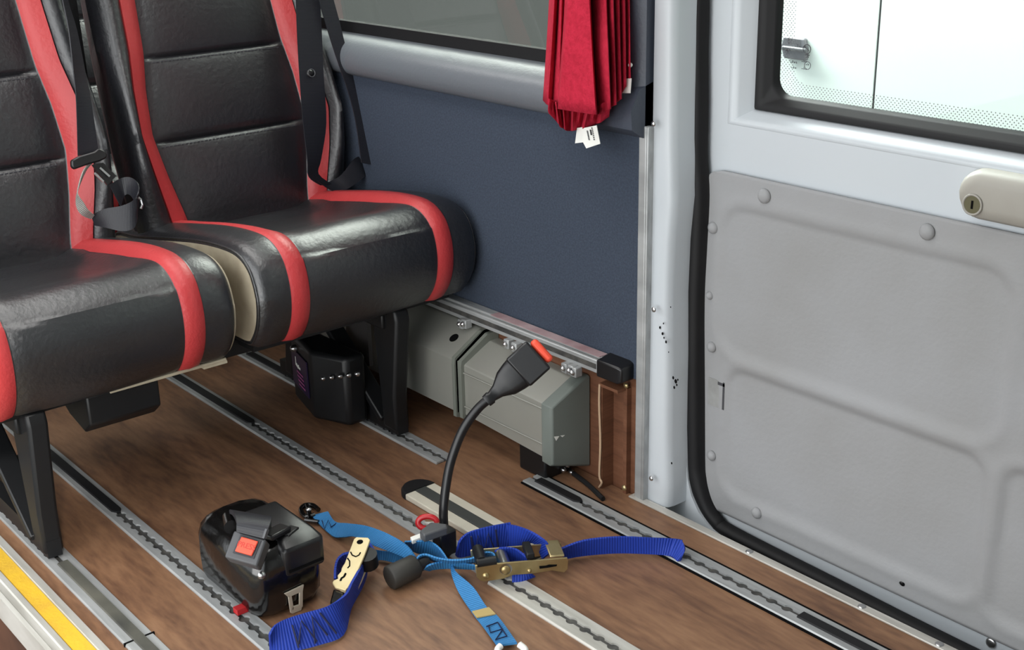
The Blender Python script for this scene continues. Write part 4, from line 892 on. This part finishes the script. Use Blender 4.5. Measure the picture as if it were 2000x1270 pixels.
k = MB(); A_ = at(1070, 1066, Z=.055); k.prism([onpl(1075, 1093)+back*.004, onpl(1104, 1091)+back*.004, onpl(1104, 1091)+back*.052+Vector((0, 0, .004)), onpl(1075, 1093)+back*.052+Vector((0, 0, .004))], (0, 0, .004)); k.build('handle_bar', M['brass'], rb_, bevel=.002)
k = MB(); k.prism([onpl(1030, 1098)+back*.006, onpl(1046, 1097)+back*.006, onpl(1046, 1097)+back*.050, onpl(1030, 1098)+back*.050], (0, 0, .012)); k.build('pawl', M['black_metal'], rb_, bevel=.002)
k = MB(); k.tube([onpl(942, 1102)+back*.006, onpl(942, 1102)+back*.05], .010, 12); k.tube([onpl(932, 1104)+back*.006, onpl(970, 1098)+back*.006], .008, 10); k.build('roller', M['black_metal'], rb_, smooth=50)

# left ratchet with strap curling past the retractor
rl_ = thing('ratchet_strap', 'royal blue ratchet strap with pale zinc ratchet curling beside the loose retractor', 'ratchet strap', at(680, 1150, Z=0), 'ratchet straps on the floor')
k = MB(); k.ribbon(Q([(526, 1240, .045), (537, 1222, .048), (560, 1209, .050), (597, 1197, .050), (641, 1184, .052), (674, 1162, .056), (687, 1138, .058), (700, 1115, .058), (706, 1103, .055)]),
                     Q([(528, 1272, .004), (540, 1276, .004), (575, 1272, .004), (625, 1260, .004), (670, 1241, .004), (684, 1190, .008), (704, 1152, .010), (714, 1128, .012), (716, 1112, .016)]), .004, across=4)
k.build('webbing', M['web_blue'], rl_, smooth=60)
def on2(u, v):
    A = Q([(560, 1209, .050), (597, 1197, .050), (641, 1184, .052)]); B = Q([(575, 1272, .004), (625, 1260, .004), (670, 1241, .004)])
    t_ = u*2; i = min(int(t_), 1); f = t_-i; return A[i].lerp(A[i+1], f).lerp(B[i].lerp(B[i+1], f), v)-FW*.009
for a_ in ([(.12, .2), (.12, .9)], [(.14, .8), (.36, .15), (.50, .85)], [(.45, .9), (.62, .12), (.74, .8)], [(.80, .1), (.92, .85)]): stitch(rl_, [on2(*q) for q in a_], M['thread'], .0018)
k = MB(); k.ribbon(Q([(654, 1130, .03), (655, 1108, .040), (660, 1092, .048), (672, 1082, .052), (690, 1080, .052), (708, 1086, .050), (713, 1100, .046)]), Q([(660, 1140, .012), (664, 1118, .018), (668, 1104, .024), (680, 1094, .028), (694, 1094, .028), (706, 1104, .024), (710, 1118, .020)]), .004); k.build('webbing_loop', M['web_blue'], rl_, smooth=60)
k = MB(); k.ribbon(Q([(715, 1084, .045), (733, 1078, .042)]), Q([(712, 1116, .010), (728, 1112, .010)]), .003); k.build('light_blue_label', M['web_light'], rl_)
k = MB(); k.ribbon(Q([(712, 1052, .050), (722, 1062, .05), (730, 1074, .046), (735, 1082, .038)]), Q([(714, 1078, .020), (720, 1084, .02), (728, 1094, .018), (734, 1104, .012)]), .004); k.build('webbing_side', M['web_blue'], rl_, smooth=60)
# side plate facing the camera, leaning
A0, A1 = at(707, 1051, Z=.075), at(661, 1145, Z=.050)
ux = (A1-A0); vx = at(722, 1053, Z=.072)-at(691, 1050, Z=.072); nx = ux.cross(vx).normalized(); nx = -nx if nx.z < 0 else nx
def onr(x, y):
    d = RT*((x-1000)/2500)+DN*((y-635)/2500)+FW; o = Vector((0, 0, HC)); t = (A0-o).dot(nx)/d.dot(nx); return o+d*t
P = [onr(x, y) for x, y in ((691, 1053), (696, 1049), (719, 1050), (723, 1055), (713, 1082), (702, 1108), (692, 1128), (681, 1146), (675, 1153), (655, 1147), (649, 1138), (651, 1134), (660, 1130), (659, 1124), (666, 1116), (667, 1110), (673, 1100), (680, 1082))]
k = MB(); k.prism(P, -nx*.005); rq = k.build('ratchet_side_plate', M['pale_zinc'], rl_, bevel=.0012)
k = MB(); k.prism([p-nx*.030 for p in P], -nx*.003); k.build('ratchet_side_plate', M['pale_zinc'], rl_)
k = MB(); k.tube([onr(703, 1059)-nx*.001, onr(703, 1059)+nx*.0006], .0055, 14); k.tube([onr(x, y)+nx*.0004 for x, y in ((685, 1079), (688, 1085), (695, 1088), (701, 1085), (704, 1080))], .0012, 6); k.tube([onr(x, y)+nx*.0004 for x, y in ((679, 1091), (683, 1097), (683, 1106), (679, 1110))], .0012, 6); k.tube([onr(x, y)+nx*.0004 for x, y in ((675, 1121), (672, 1127), (667, 1130), (665, 1135))], .0018, 6); k.build('plate_cutouts', M['void'], rq)
k = MB(); k.prism([onr(x, y)-nx*.006 for x, y in ((650, 1144), (673, 1151), (665, 1170), (645, 1178), (643, 1170))], -nx*.02); k.build('ratchet_handle', M['gloss_black'], rl_, bevel=.003)
k = MB(); q = onr(715, 1078); k.tube([q-nx*.006, q-nx*.03], .018, 16); k.build('spindle', M['black_metal'], rl_, smooth=50)
# black grip lying between the straps
gr = thing('rubber_grip', 'dark grey rubber grip end lying on the floor between the two ratchets', 'grip', at(785, 1120, Z=0))
a = at(760, 1130, Z=.022); b = at(815, 1104, Z=.026); k = MB(); k.tube([a, a.lerp(b, .04), a.lerp(b, .9), b], [.019, .0215, .021, .016], 18); k.build('grip_body', M['grey_plastic'] if 0 else mat('charcoal_rubber', (44, 42, 38), .6), gr, smooth=50)
k = MB(); k.tube([b, at(836, 1094, Z=.03)], [.014, .012], 12); k.build('grip_neck', M['black_plastic'], gr, smooth=50)
